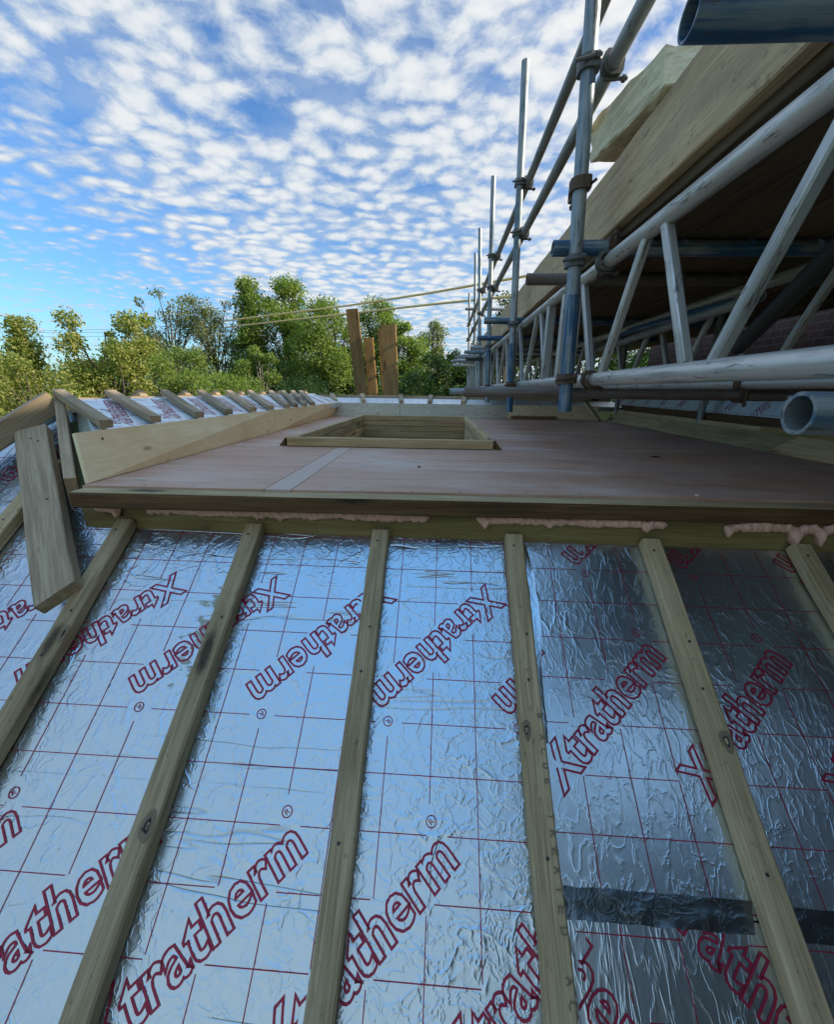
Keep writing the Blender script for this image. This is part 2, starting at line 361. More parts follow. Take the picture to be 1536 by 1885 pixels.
def painted(name, paint, bare, amount, metal=0.55, rough=0.42):
    """scaffold tube: paint worn off along the length"""
    b, p = material(name); v, r, v0 = coords(b)
    s = b.noise(b.mapping(v, (1.6, 30, 30)), 1.7, 5, 0.68); d = b.noise(b.mapping(v, (6, 30, 30)), 2.0, 4, 0.7); pt = b.noise(v, 3.0, 3, 0.6)
    f = b.smooth(b.math('ADD', b.math('MULTIPLY', s, 0.7), b.math('MULTIPLY', pt, 0.5)), 0.62 - amount * 0.3, 0.78 - amount * 0.3)
    c = b.mix(f, bare, paint); c = b.mix(b.math('MULTIPLY', b.smooth(d, 0.56, 0.68), 0.75), c, (0.075, 0.052, 0.035))
    c = b.mix(b.math('MULTIPLY', b.smooth(b.noise(v, 17, 4, 0.7), 0.64, 0.70), 0.6), c, (0.46, 0.44, 0.40))
    c = b.mix(0.7, c, b.ramp(r, [(0, (0.75, 0.78, 0.8)), (1, (1.15, 1.12, 1.08))]), 'MULTIPLY')
    b.l(c, p.inputs['Base Color']); b.l(b.math('MULTIPLY', b.math('SUBTRACT', 1.0, f), metal), p.inputs['Metallic'])
    b.l(b.math('ADD', rough, b.math('MULTIPLY', d, 0.2)), p.inputs['Roughness']); bump(b, p, b.math('ADD', s, d), 0.18, 0.002)
painted('blue_tube', (0.022, 0.095, 0.19), (0.33, 0.36, 0.36), 0.45)
painted('worn_tube', (0.09, 0.17, 0.22), (0.36, 0.38, 0.38), 0.15)
painted('steel_tube', (0.20, 0.20, 0.19), (0.34, 0.345, 0.34), 0.25)
painted('brown_tube', (0.14, 0.10, 0.075), (0.22, 0.20, 0.18), 0.3)
painted('alloy', (0.30, 0.28, 0.245), (0.58, 0.555, 0.51), 0.14, metal=0.62, rough=0.36)
painted('mouth_tube', (0.03, 0.085, 0.14), (0.30, 0.31, 0.30), 0.3)

def leaves(name, c1, c2, c3):
    b, p = material(name)
    g = b.n('ShaderNodeNewGeometry'); c = b.ramp(g.outputs['Random Per Island'], [(0, c1), (0.55, c2), (1, c3)])
    b.l(c, p.inputs['Base Color']); p.inputs['Roughness'].default_value = 0.55; p.inputs['Specular IOR Level'].default_value = 0.3
    t = b.n('ShaderNodeBsdfTranslucent'); b.l(b.mix(1.0, c, (1.9, 2.1, 0.8), 'MULTIPLY'), t.inputs[0])
    m = b.n('ShaderNodeMixShader'); m.inputs[0].default_value = 0.42
    o = [x for x in b.t.nodes if x.type == 'OUTPUT_MATERIAL'][0]
    b.l(p.outputs[0], m.inputs[1]); b.l(t.outputs[0], m.inputs[2]); b.l(m.outputs[0], o.inputs[0])
leaves('leaf_yellow', (0.09, 0.13, 0.028), (0.21, 0.24, 0.06), (0.38, 0.34, 0.13))
leaves('leaf_green', (0.085, 0.135, 0.028), (0.15, 0.21, 0.05), (0.23, 0.27, 0.085))
leaves('leaf_bright', (0.08, 0.13, 0.026), (0.16, 0.225, 0.05), (0.26, 0.31, 0.10))
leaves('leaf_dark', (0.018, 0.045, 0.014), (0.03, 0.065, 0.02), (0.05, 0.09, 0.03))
leaves('leaf_wood', (0.035, 0.07, 0.018), (0.07, 0.11, 0.03), (0.12, 0.15, 0.05))
leaves('leaf_grey', (0.10, 0.12, 0.06), (0.15, 0.17, 0.085), (0.21, 0.22, 0.12))

b, p = material('house_brick'); tcn = b.n('ShaderNodeTexCoord')
br = b.n('ShaderNodeTexBrick'); sx_ = b.n('ShaderNodeSeparateXYZ'); b.l(tcn.outputs['Object'], sx_.inputs[0]); cx_ = b.n('ShaderNodeCombineXYZ'); b.l(b.math('ADD', sx_.outputs[0], sx_.outputs[1]), cx_.inputs[0]); b.l(sx_.outputs[2], cx_.inputs[1]); b.l(cx_.outputs[0], br.inputs['Vector'])
br.inputs['Color1'].default_value = (0.11, 0.05, 0.034, 1); br.inputs['Color2'].default_value = (0.07, 0.034, 0.025, 1); br.inputs['Mortar'].default_value = (0.13, 0.115, 0.10, 1)
br.inputs['Scale'].default_value = 4.4; br.inputs['Mortar Size'].default_value = 0.015
b.l(br.outputs[0], p.inputs['Base Color']); p.inputs['Roughness'].default_value = 0.9

# ------------------------------------------------------------------ ground and house
N = 40
gv = [(-700 + 1400 * i / N, -500 + 1500 * j / N, -2.9) for j in range(N + 1) for i in range(N + 1)]
gf = [(j * (N + 1) + i, j * (N + 1) + i + 1, (j + 1) * (N + 1) + i + 1, (j + 1) * (N + 1) + i) for j in range(N) for i in range(N)]
tag(mesh('ground', gv, gf, MAT['grass_ground']), kind='structure', label='grassy ground below the roof')

def box(V, F, a, c):
    k = len(V)
    for z in (a[2], c[2]):
        for (x, y) in ((a[0], a[1]), (c[0], a[1]), (c[0], c[1]), (a[0], c[1])): V.append((x, y, z))
    F += [(k, k + 3, k + 2, k + 1), (k + 4, k + 5, k + 6, k + 7)] + [(k + i, k + (i + 1) % 4, k + 4 + (i + 1) % 4, k + 4 + i) for i in range(4)]
hs = empty('brick_house', (4.5, 0, -2.9), 'tall dark brick house wall rising behind the scaffold on the right', 'house')
V, F = [], []; box(V, F, (-1.25, -7.0, 0), (4.5, 4.85, 5.2)); mesh('wall', V, F, MAT['house_brick'], hs)
V = [(-1.6, -7.3, 5.12), (-1.6, 5.1, 5.12), (1.6, 5.1, 6.85), (1.6, -7.3, 6.85), (5.0, -7.3, 5.12), (5.0, 5.1, 5.12)]
V += [(x, y, z + 0.12) for x, y, z in V]
F = [(0, 1, 2, 3), (3, 2, 5, 4), (6, 9, 8, 7), (9, 10, 11, 8), (0, 6, 7, 1), (1, 7, 8, 2), (2, 8, 11, 5), (5, 11, 10, 4), (4, 10, 9, 3), (3, 9, 6, 0)]
mesh('roof', V, F, MAT['roof_tile'], hs)

# the low extension that carries the roof being built
ex = empty('roof_extension', (0.6, 1.2, -2.9), 'low extension building under the unfinished flat topped roof', 'building')
V, F = [], []
for a, c in (((-2.6, -3.0, 0), (2.0, -2.78, 1.35)), ((-2.6, 4.0, 0), (2.0, 4.22, 1.35)), ((-2.6, -2.78, 0), (-2.38, 4.0, 1.35))): box(V, F, a, c)
mesh('wall', V, F, MAT['house_brick'], ex)

# ------------------------------------------------------------------ near roof slope: insulation boards
SL = Matrix.Rotation(TH, 4, 'X')                       # local (u across, v up the slope, n outwards) -> world
UVN = lambda u, v, n=0.0: SL @ Vector((u, v, n))

def text_rings(s, size_cap, length, bold, width, shear=0.0):
    cu = bpy.data.curves.new('lettering_curve', 'FONT'); cu.body = s; cu.size = 1.0; cu.offset = bold; cu.shear = shear; cu.space_character = 1.0 + bold * 1.2; cu.resolution_u = 3
    o = bpy.data.objects.new('lettering_curve', cu); COL.objects.link(o)
    bpy.context.view_layer.update()
    me = bpy.data.meshes.new_from_object(o.evaluated_get(bpy.context.evaluated_depsgraph_get()))
    bpy.data.objects.remove(o); bpy.data.curves.remove(cu)
    co = np.array([v.co[:2] for v in me.vertices]); faces = [tuple(p.vertices) for p in me.polygons]; bpy.data.meshes.remove(me)
    mn = co.min(0); mx = co.max(0); base = 0.0
    sx = length / (mx[0] - mn[0]); sy = size_cap / (mx[1] - base)
    co = np.stack([(co[:, 0] - mn[0]) * sx, (co[:, 1] - base) * sy], 1)
    # merge equal points, collect boundary edges
    key = {}; idx = []
    for c in co: idx.append(key.setdefault((round(c[0], 6), round(c[1], 6)), len(key)))
    pts = np.array(list(key.keys()))
    if width is None: return pts, [tuple(idx[i] for i in f) for f in faces]
    cnt = {}
    for f in faces:
        f = [idx[i] for i in f]
        for i in range(len(f)):
            e = (f[i], f[(i + 1) % len(f)])
            if e[0] != e[1]: cnt[e] = cnt.get(e, 0) + 1
    nxt = {}
    for (i, j) in cnt:
        if (j, i) not in cnt: nxt.setdefault(i, []).append(j)
    V, F = [], []
    while nxt:
        s0 = next(iter(nxt)); loop = [s0]; cur = s0
        while True:
            l = nxt.get(cur)
            if not l: break
            j = l.pop()
            if not l: del nxt[cur]
            if j == s0: break
            loop.append(j); cur = j
        if len(loop) < 3: continue
        q = pts[loop]; n = len(q); k = len(V)
        for i in range(n):
            a, c, d = q[i - 1], q[i], q[(i + 1) % n]
            t1 = (c - a) / (np.linalg.norm(c - a) + 1e-9); t2 = (d - c) / (np.linalg.norm(d - c) + 1e-9)
            n1 = np.array((t1[1], -t1[0])); n2 = np.array((t2[1], -t2[0])); m = n1 + n2; m /= (np.linalg.norm(m) + 1e-9)
            sc = width / 2 / max(0.45, float(m @ n2)); V.append(tuple(c + m * sc)); V.append(tuple(c - m * sc))
        for i in range(n):
            i2 = (i + 1) % n; F.append((k + 2 * i, k + 2 * i2, k + 2 * i2 + 1, k + 2 * i + 1))
    return np.array(V), F
WL, WC = 0.42, 0.076
WV, WF = text_rings('Xtratherm', WC, WL, 0.024, 0.0043, 0.0)
RV, RF = text_rings('R', 0.0105, 0.0085, 0.0, None)
def reg_mark():
    V = [tuple(p) for p in (RV - np.array((0.0042, 0.0052)))]; F = [tuple(f) for f in RF]; n = 22; k = len(V)
    for i in range(n):
        a = 2 * math.pi * i / n; V += [(0.0112 * math.cos(a), 0.0112 * math.sin(a)), (0.0092 * math.cos(a), 0.0092 * math.sin(a))]
    for i in range(n): i2 = (i + 1) % n; F.append((k + 2 * i, k + 2 * i2, k + 2 * i2 + 1, k + 2 * i + 1))
    return np.array(V), F
GV, GF = reg_mark()
WALLV = np.vstack([WV, GV + np.array((WL + 0.004, WC + 0.006))]); WALLF = list(WF) + [tuple(i + len(WV) for i in f) for f in GF]

def inside(poly, x, y):
    c = False; n = len(poly)
    for i in range(n):
        (x1, y1), (x2, y2) = poly[i], poly[(i + 1) % n]
        if (y1 > y) != (y2 > y) and x < (x2 - x1) * (y - y1) / (y2 - y1 + 1e-12) + x1: c = not c
    return c
def foil_board(label, poly, mat, words, gu=0.0, gv=0.0, seed=0, mw=SL, thick=0.06, group=None, step=0.1):
    """words: (u, v, angle) of lettering origins; grid printed every 0.1 m with gaps round the words"""
    us = [p[0] for p in poly]; vs_ = [p[1] for p in poly]; u0, u1, v0, v1 = min(us), max(us), min(vs_), max(vs_)
    mats = []
    for (a, c, ang) in words: mats.append((a, c, math.cos(ang), math.sin(ang)))
    def free(x, y):
        for (a, c, cs, sn) in mats:
            dx, dy = x - a, y - c; lx, ly = dx * cs + dy * sn, -dx * sn + dy * cs
            if -0.008 < lx < WL + 0.008 and -0.009 < ly < WC - 0.006: return False
            if abs(lx - WL - 0.004) < 0.02 and abs(ly - WC - 0.006) < 0.02: return False
        return inside(poly, x, y)
    n = len(poly); V = [(p[0], p[1], 0.0) for p in poly] + [(p[0], p[1], -thick) for p in poly]
    F = [tuple(range(n)), tuple(range(2 * n - 1, n - 1, -1))] + [(i, i + n, (i + 1) % n + n, (i + 1) % n) for i in range(n)]; nb = len(F); hw, st = 0.0009, 0.006
    def strip(horizontal, c, lo, hi):
        run = None; t = lo
        while t <= hi + st:
            ok = t <= hi and (free(t, c) if horizontal else free(c, t))
            if ok and run is None: run = t
            if not ok and run is not None:
                if t - run > 0.02:
                    k = len(V); e = t - st
                    V.extend([(run, c - hw, 0.0005), (e, c - hw, 0.0005), (e, c + hw, 0.0005), (run, c + hw, 0.0005)] if horizontal else [(c - hw, run, 0.0008), (c + hw, run, 0.0008), (c + hw, e, 0.0008), (c - hw, e, 0.0008)]); F.append((k, k + 1, k + 2, k + 3))
                run = None
            t += st
    k = math.ceil((v0 - gv) / step)
    while gv + k * step < v1: strip(True, gv + k * step, u0 + 0.002, u1 - 0.002); k += 1
    k = math.ceil((u0 - gu) / step)
    while gu + k * step < u1: strip(False, gu + k * step, v0 + 0.002, v1 - 0.002); k += 1
    bd = tag(mesh('insulation_board', V, F, [MAT[mat], MAT['print_ink']], None, [0] * nb + [1] * (len(F) - nb), mw=mw), label, 'insulation board', group)
    for (a, c, cs, sn) in mats:
        W = np.stack([a + WALLV[:, 0] * cs - WALLV[:, 1] * sn, c + WALLV[:, 0] * sn + WALLV[:, 1] * cs], 1)
        ok = [inside(poly, x, y) for x, y in W]; m = {}; V, F = [], []
        for f in WALLF:
            if all(ok[i] for i in f):
                for i in f:
                    if i not in m: m[i] = len(V); V.append((W[i, 0], W[i, 1], 0.0011))
                F.append(tuple(m[i] for i in f))
        if F: mesh('printed_word', V, F, MAT['print_ink'], bd)
    return bd
A45 = R_(45)
up_left = [(-0.037 + 0.3 * k, -0.935, A45) for k in range(-7, 3)] + [(-1.05 + 0.3 * k, 0.25, A45) for k in range(-2, 2)]
dn_left = [(0.04 + 0.3 * k, -0.04, A45 + math.pi) for k in range(-5, 4)] + [(0.04 + 0.3 * k, -1.22, A45 + math.pi) for k in range(-5, 4)]
TOPV = 0.108
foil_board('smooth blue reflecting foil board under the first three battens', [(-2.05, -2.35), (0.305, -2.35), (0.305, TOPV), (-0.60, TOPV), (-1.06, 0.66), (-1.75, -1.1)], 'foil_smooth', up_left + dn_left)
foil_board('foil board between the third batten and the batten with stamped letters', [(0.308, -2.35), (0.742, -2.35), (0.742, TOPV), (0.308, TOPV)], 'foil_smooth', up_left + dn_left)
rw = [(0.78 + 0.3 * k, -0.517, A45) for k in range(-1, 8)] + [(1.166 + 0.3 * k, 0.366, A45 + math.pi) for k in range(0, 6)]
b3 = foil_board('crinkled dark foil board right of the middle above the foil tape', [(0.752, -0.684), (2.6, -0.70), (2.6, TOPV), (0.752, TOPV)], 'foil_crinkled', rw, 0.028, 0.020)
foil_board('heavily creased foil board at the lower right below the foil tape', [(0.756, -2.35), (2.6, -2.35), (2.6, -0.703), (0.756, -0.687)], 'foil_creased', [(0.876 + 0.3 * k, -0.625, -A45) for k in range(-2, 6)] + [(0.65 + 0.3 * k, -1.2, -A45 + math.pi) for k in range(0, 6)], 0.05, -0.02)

# foil tape over the joint
def ribbon(name, label, pts_u, v_c, hw, mat, n0=0.0016, seed=1):
    r = rnd(seed); V, F = [], []; n = 46; m = 5
    for i in range(n + 1):
        u = pts_u[0] + (pts_u[1] - pts_u[0]) * i / n
        for j in range(m + 1):
            t = j / m - 0.5
            z = n0 + max(0, 0.0035 * mnoise.noise((u * 16, t * 3.0, seed)) + 0.002 * mnoise.noise((u * 60, t * 6, seed + 4)))
            e = 0.0025 * mnoise.noise((u * 30, j, 2.2)) if j in (0, m) else 0
            V.append((u + (0.012 * t if i == n else 0), v_c + 2 * hw * t + e - 0.004 * (u - pts_u[0]), z))
    for i in range(n):
        for j in range(m): a = i * (m + 1) + j; F.append((a, a + m + 1, a + m + 2, a + 1))
    return mesh(name, V, F, MAT[mat], None, smooth=True, mw=SL)
tag(ribbon('foil_tape', '', (0.757, 1.092), -0.682, 0.0225, 'foil_tape', seed=3), 'dark crumpled foil tape across the joint left of the fifth batten', 'tape')
tag(ribbon('foil_tape', '', (1.150, 2.3), -0.688, 0.0225, 'foil_tape', 0.0018, seed=8), 'dark foil tape across the joint right of the fifth batten', 'tape')
# loose edge of the board turned up against the fourth batten
V, F = [], []
for i in range(41):
    t = i / 40; v = TOPV - 0.012 - 0.52 * t; wdt = 0.006 + 0.020 * math.sin(math.pi * min(1, t * 1.15) ** 0.8) * (1 - 0.5 * t)
    wob = 0.0035 * mnoise.noise((v * 18, 0.3, 1.0))
    for j in range(6):
        s = j / 5; V.append((0.7515 + 0.004 + wdt * s + wob * s, v, 0.0015 + 0.008 * s ** 1.5 * (1 - 0.65 * t) + wob * 0.5))
for i in range(40):
    for j in range(5): a = i * 6 + j; F.append((a, a + 6, a + 7, a + 1))
mesh('turned_up_edge', V, F, MAT['foil_crinkled'], b3, smooth=True)

# ------------------------------------------------------------------ battens on the near slope
BT = [(-0.475, 'first full batten from the left, running up beside the wide valley plank', 0.118, 0.0),
      (-0.062, 'greenish second batten from the left with a big dark knot and glue spots beside it', 0.118, 0.0),
      (0.330, 'third batten from the left, brown grey, at the middle of the slope', 0.110, 0.0),
      (0.727, 'batten with faint stamped letters down its right side, next to the turned up foil edge', 0.110, 0.0),
      (1.122, 'pale batten with a ringed knot, between the two dark crinkled foil fields', 0.110, 0.0),
      (1.540, 'rightmost batten in the photo, cut by the right edge', 0.110, 0.0)]
bats = []
for i, (u, lab, vt, _) in enumerate(BT):
    r = rnd(i + 5); hh = 0.036
    sc = [(2.30 + vt - 0.04, 0.006), (2.30 + vt - 0.30, -0.004), (2.3 - 0.30, 0.003), (2.3 - 0.62, 0.002), (2.3 - 0.9, -0.003)]
    o = plank('batten', UVN(u + r.uniform(-.004, .004), -2.3, hh / 2 + 0.002), UVN(u, vt, hh / 2 + 0.002), 0.051, hh, MAT['treated_timber'], up=UVN(0, 0, 1), seed=i + 1, screws=sc, warp=r.uniform(-.006, .006), bev=0.004)
    tag(o, lab, 'batten', 'battens up the near slope'); bats.append(o)
o = plank('batten', UVN(-0.86, -1.3, 0.02), UVN(-0.86, 0.36, 0.02), 0.051, 0.036, MAT['treated_timber'], up=UVN(0, 0, 1), seed=31, screws=[(1.4, 0)])
tag(o, 'batten at the left edge running up under the wide valley plank', 'batten', 'battens up the near slope')
for u in (1.94, 2.34):
    o = plank('batten', UVN(u, -2.3, 0.02), UVN(u, 0.11, 0.02), 0.051, 0.036, MAT['treated_timber'], up=UVN(0, 0, 1), seed=int(u * 50))
    tag(o, 'batten on the dark foil beyond the right edge of the photo', 'batten', 'battens up the near slope')
# big knots as bosses in the timber (dark ringed ellipses with a raised rim), and the stamp
def knot(par, x, y, rx_, ry_, z):
    V, F, I = [], [], []; n = 20
    rings = ((0.25, -0.0004), (0.62, 0.0008), (1.0, 0.0010), (1.35, 0.0002))
    V.append((x, y, z))
    for (s, h) in rings:
        for k in range(n):
            a = 2 * math.pi * k / n; q = 1 + 0.10 * math.sin(3 * a + x * 9); V.append((x + rx_ * s * q * math.cos(a), y + ry_ * s * q * math.sin(a), z + h))
    for k in range(n): F.append((0, 1 + k, 1 + (k + 1) % n)); I.append(0)
    for j in range(3):
        for k in range(n):
            a, c = 1 + j * n, 1 + (j + 1) * n; F.append((a + k, c + k, c + (k + 1) % n, a + (k + 1) % n)); I.append(0 if j < 1 else 1)
    o = mesh('knot', V, F, [MAT['knot_dark'], MAT['knot_rim']], par, I, smooth=True); return o
plain('knot_rim', (0.21, 0.15, 0.085), 0.8, var=0.4, sc=60)
plain('knot_dark', (0.03, 0.022, 0.016), 0.8, var=0.5, sc=80)
def stamp(txt, x0):
    x = x0
    for ch in txt:
        if ch == ' ': x -= .016; continue
        tv, tf = text_rings(ch, 0.0125, 0.011, 0.012, None)
        mesh('stamped_letter', [(x - p[0], -0.0075 - p[1], 0.0200) for p in tv], [tuple(f) for f in tf], MAT['stamp_ink'], bats[3]); x -= .0265
stamp('8 AC06  TREATED  AC06', 2.3 - 0.37)
knot(bats[1], 2.3 - .615, -.004, .020, .011, .0185)
knot(bats[4], 2.3 - .405, -.010, .017, .010, .0185)
knot(bats[3], 2.3 - .405, .018, .016, .007, .0185)
knot(bats[0], 2.3 - .245, -.020, .018, .006, .0185)
# ------------------------------------------------------------------ header and edge beam of the flat deck
o = plank('header_board', (-0.62, 0.108, 0.098), (2.62, 0.118, 0.100), 0.040, 0.108, MAT['olive_timber'], seed=41, jit=0.0008)
tag(o, 'olive treated header board above the foil with the batten tops fixed to it', 'timber beam')
o = plank('edge_beam', (-0.575, 0.040, 0.174), (2.62, 0.150, 0.168), 0.062, 0.046, MAT['dark_timber'], seed=43, jit=0.0008, bev=0.004)
tag(o, 'dark brown edge beam along the front of the flat deck', 'timber beam')
tag(plank('edge_lath', (-0.575, 0.041, 0.1985), (2.62, 0.151, 0.1925), 0.060, 0.002, MAT['kerb_timber'], seed=44, jit=0.0003, bev=0.0005), 'thin pale lath on top of the dark edge beam', 'lath')
def foam_bead(x0, x1, seed, label, drips=()):
    r = rnd(seed); V, F = [], []; n = int((x1 - x0) / 0.003); m = 14
    for i in range(n + 1):
        x = x0 + (x1 - x0) * i / n; ends = min(1, min(i, n - i) / 6 + 0.25)
        rad = ((0.0135 if seed == 2 else 0.0115) + 0.0055 * mnoise.noise((x * 13, seed, 0)) + 0.0035 * mnoise.noise((x * 55, seed, 3))) * ends
        dz = -0.002 + 0.005 * mnoise.noise((x * 8, 5, seed))
        for d, s in drips: 
            g = math.exp(-((x - d) / 0.012) ** 2); rad += 0.007 * g * s; dz -= 0.014 * g * s
        yb = 0.0855 + 0.0032 * (x + .62)
        for k in range(m):
            a = 2 * math.pi * k / m; q = rad * (1 + 0.45 * mnoise.noise((x * 70, k * 1.3, seed)) + 0.35 * mnoise.noise((x * 190, k * 2.1, seed)))
            V.append((x, yb - 0.006 + q * 0.9 * math.cos(a), 0.1365 + dz + q * 1.15 * math.sin(a)))
    for i in range(n):
        for k in range(m): F.append((i * m + k, i * m + (k + 1) % m, (i + 1) * m + (k + 1) % m, (i + 1) * m + k))
    F += [tuple(range(m - 1, -1, -1)), tuple(n * m + k for k in range(m))]
    tag(mesh('spray_foam', V, F, MAT['pink_foam'], smooth=True), label, 'spray foam', 'beads of pink spray foam under the edge beam')
foam_bead(-0.575, -0.485, 1, 'short lump of pink spray foam beside the valley plank', [(-0.5, .8)])
foam_bead(-0.405, 0.475, 2, 'long ragged bead of pink spray foam above the left battens', [(0.02, .5), (-0.05, .4)])
foam_bead(0.615, 1.17, 3, 'bead of pink spray foam above the stamped batten', [(0.64, .7), (0.83, .4), (1.11, .7)])
foam_bead(1.33, 1.9, 4, 'bead of pale spray foam with two drips at the right edge', [(1.345, 1.0), (1.53, 1.7), (1.60, 1.5)])

# ------------------------------------------------------------------ flat deck of reddish plywood
ZD = 0.204
def nr(x): return 0.074 + (x + 0.575) * 0.0344       # front edge line
def lf(y): return -0.586 - 0.038 * y                 # left edge line
def fr(y_at_x): return 3.60 + 0.062 * (y_at_x + 0.7)
G = 0.004
def deck(label, poly, mat='deck_plywood', z=ZD, screws=True):
    n = len(poly); V = [(p[0], p[1], z) for p in poly] + [(p[0], p[1], z - .018) for p in poly]
    F = [tuple(range(n)), tuple(range(2 * n - 1, n - 1, -1))] + [(i, i + n, (i + 1) % n + n, (i + 1) % n) for i in range(n)]; I = [0] * len(F)
    cx, cy = sum(p[0] for p in poly) / n, sum(p[1] for p in poly) / n; r = rnd(int(cx * 900))
    for i in range(n if screws else 0):
        a, c = poly[i], poly[(i + 1) % n]; L = math.hypot(c[0] - a[0], c[1] - a[1])
        for k in range(1, int(L / .17)):
            t = k * .17 / L + r.uniform(-.01, .01); x, y = a[0] + (c[0] - a[0]) * t, a[1] + (c[1] - a[1]) * t; d = math.hypot(cx - x, cy - y)
            disc(V, F, I, (x + (cx - x) / d * .022, y + (cy - y) / d * .022, z), .0035, .0007)
    tag(mesh('deck_sheet', V, F, [MAT[mat], MAT['screw']], None, I), label, 'plywood sheet', 'plywood sheets of the flat deck')
sm = lambda x: 1.03 + 0.035 * (x + 0.3)               # seam just in front of the hatch
deck('reddish deck sheet at the front left corner of the flat deck', [(lf(.1), nr(-.586)), (-0.031, nr(-.03)), (-0.040, sm(-.04)), (lf(1), sm(-.6))])
deck('narrow pale filler strip between the two front deck sheets', [(-0.028, nr(-.03)), (0.052, nr(.05)), (0.036, sm(.03)), (-0.037, sm(-.03))], 'deck_strip', screws=False)
deck('large dark red deck sheet at the front right under the scaffold', [(0.055, nr(.05)), (2.62, nr(2.6)), (2.62, sm(2.6)), (0.039, sm(.03))])
HX0, HX1, HY0, HY1 = -0.262, 0.742, 1.085, 3.06       # clear opening of the hatch
deck('deck sheet on the left of the hatch opening', [(lf(1), sm(-.6) + G), (HX0 - .03, sm(-.3) + G), (HX0 - .03, fr(HX0)), (lf(3.6), fr(-.7))])
deck('deck sheet on the right of the hatch opening', [(HX1 + .03, sm(.75) + G), (2.62, sm(2.6) + G), (2.62, fr(2.6)), (HX1 + .03, fr(HX1))])
deck('small deck sheet behind the hatch opening', [(HX0 - .03 + G, HY1 + .03), (HX1 + .03 - G, HY1 + .03), (HX1 + .03 - G, fr(HX1)), (HX0 - .03 + G, fr(HX0))])
tag(slab('deck_backing', [(lf(.1) + .01, nr(-.5) + .03), (2.60, nr(2.6) + .03), (2.60, 1.02), (lf(1) + .01, 1.02)], .184, .12, MAT['dark_timber']), 'dark backing slab added under the front deck sheets', 'added backing')  # solid slabs added below the deck to darken gaps and stop light leaks
tag(slab('deck_backing', [(lf(1) + .01, 1.025), (HX0 - .05, 1.025), (HX0 - .05, 3.55), (lf(3.6) + .02, 3.55)], .184, .12, MAT['dark_timber']), 'dark backing slab added under the deck left of the hatch', 'added backing')
tag(slab('deck_backing', [(HX1 + .05, 1.025), (2.60, 1.025), (2.60, 3.6), (HX1 + .05, 3.6)], .184, .12, MAT['dark_timber']), 'dark backing slab added under the deck right of the hatch', 'added backing')
# small scraps lying on the deck
for i, (x, y, sx, c_, lab) in enumerate(((-0.47, 0.17, 0.016, 'pale_plywood', 'small pale wood chip on the front left corner of the deck'), (0.20, 0.62, 0.012, 'cream_foam', 'cream foam crumb on the deck in front of the hatch'), (1.28, 0.16, 0.006, 'cream_foam', 'tiny white crumb near the front edge beam'), (1.55, 0.95, 0.03, 'dark_timber', 'thin dark splinter on the right of the deck'), (0.42, 0.52, 0.008, 'dark_timber', 'small dark splinter in front of the hatch'))):
    r = rnd(i); V = [(sx * math.cos(a) * r.uniform(.7, 1.1), sx * .45 * math.sin(a) * r.uniform(.7, 1.1), 0.004 + 0.0015 * math.sin(3 * a)) for a in [k * math.pi / 4 for k in range(8)]]
    V = V + [(p[0], p[1], 0.0005) for p in V]; F = [tuple(range(8)), tuple(range(15, 7, -1))] + [(k, k + 8, (k + 1) % 8 + 8, (k + 1) % 8) for k in range(8)]
    tag(mesh('wood_chip' if 'cream' not in c_ else 'foam_crumb', V, F, MAT[c_], mw=Matrix.Translation((x, y, ZD))), lab, 'scrap')

# ------------------------------------------------------------------ hatch upstand (raised timber frame round the opening)
ht = empty('hatch_frame', (0.24, 2.07, ZD), 'raised timber frame round the square hatch opening in the deck', 'hatch frame')
def part_plank(name, p0, p1, wy, hz, mat, seed, par, **k):
    o = plank(name, Vector(p0) - par.location, Vector(p1) - par.location, wy, hz, MAT[mat], parent=par, seed=seed, **k); return o
kz, kh = ZD + 0.0235, 0.045
part_plank('kerb_rail', (HX0 - .055, HY0 - .025, kz), (HX1 + .045, HY0 + .012, kz), 0.045, kh, 'kerb_timber', 51, ht, cut0=-0.4, cut1=0.5)
part_plank('kerb_rail', (HX0 - .04, HY1 + .024, kz), (HX1 + .02, HY1 + .06, kz), 0.045, kh + .004, 'kerb_timber', 52, ht)
part_plank('kerb_rail', (HX0 - .030, HY0, kz), (HX0 - .03, HY1, kz), 0.040, kh, 'kerb_timber', 53, ht)
part_plank('kerb_rail', (HX1 + .027, HY0 + .035, kz), (HX1 + .010, HY1 + .035, kz), 0.040, kh, 'kerb_timber', 54, ht)
for k, (z, s) in enumerate(((ZD - .027, 0.048), (ZD - .080, 0.052), (ZD - .138, 0.06), (ZD - .20, 0.06))):
    part_plank('lining_board', (HX0 - .02, HY1 + .020 + .004 * (k % 2), z), (HX1 + .02, HY1 + .055 + .004 * (k % 2), z), 0.03, s, 'kerb_timber', 60 + k, ht)
    part_plank('lining_board', (HX0 - .026 - .004 * (k % 2), HY0 + .01, z), (HX0 - .026 - .004 * (k % 2), HY1, z), 0.03, s, 'kerb_timber', 70 + k, ht)
    part_plank('lining_board', (HX1 + .026 + .004 * (k % 2), HY0 + .04, z), (HX1 + .016 + .004 * (k % 2), HY1 + .02, z), 0.03, s, 'kerb_timber', 80 + k, ht)
    part_plank('lining_board', (HX0 - .02, HY0 - .03, z), (HX1 + .02, HY0 + .01, z), 0.03, s, 'kerb_timber', 90 + k, ht)
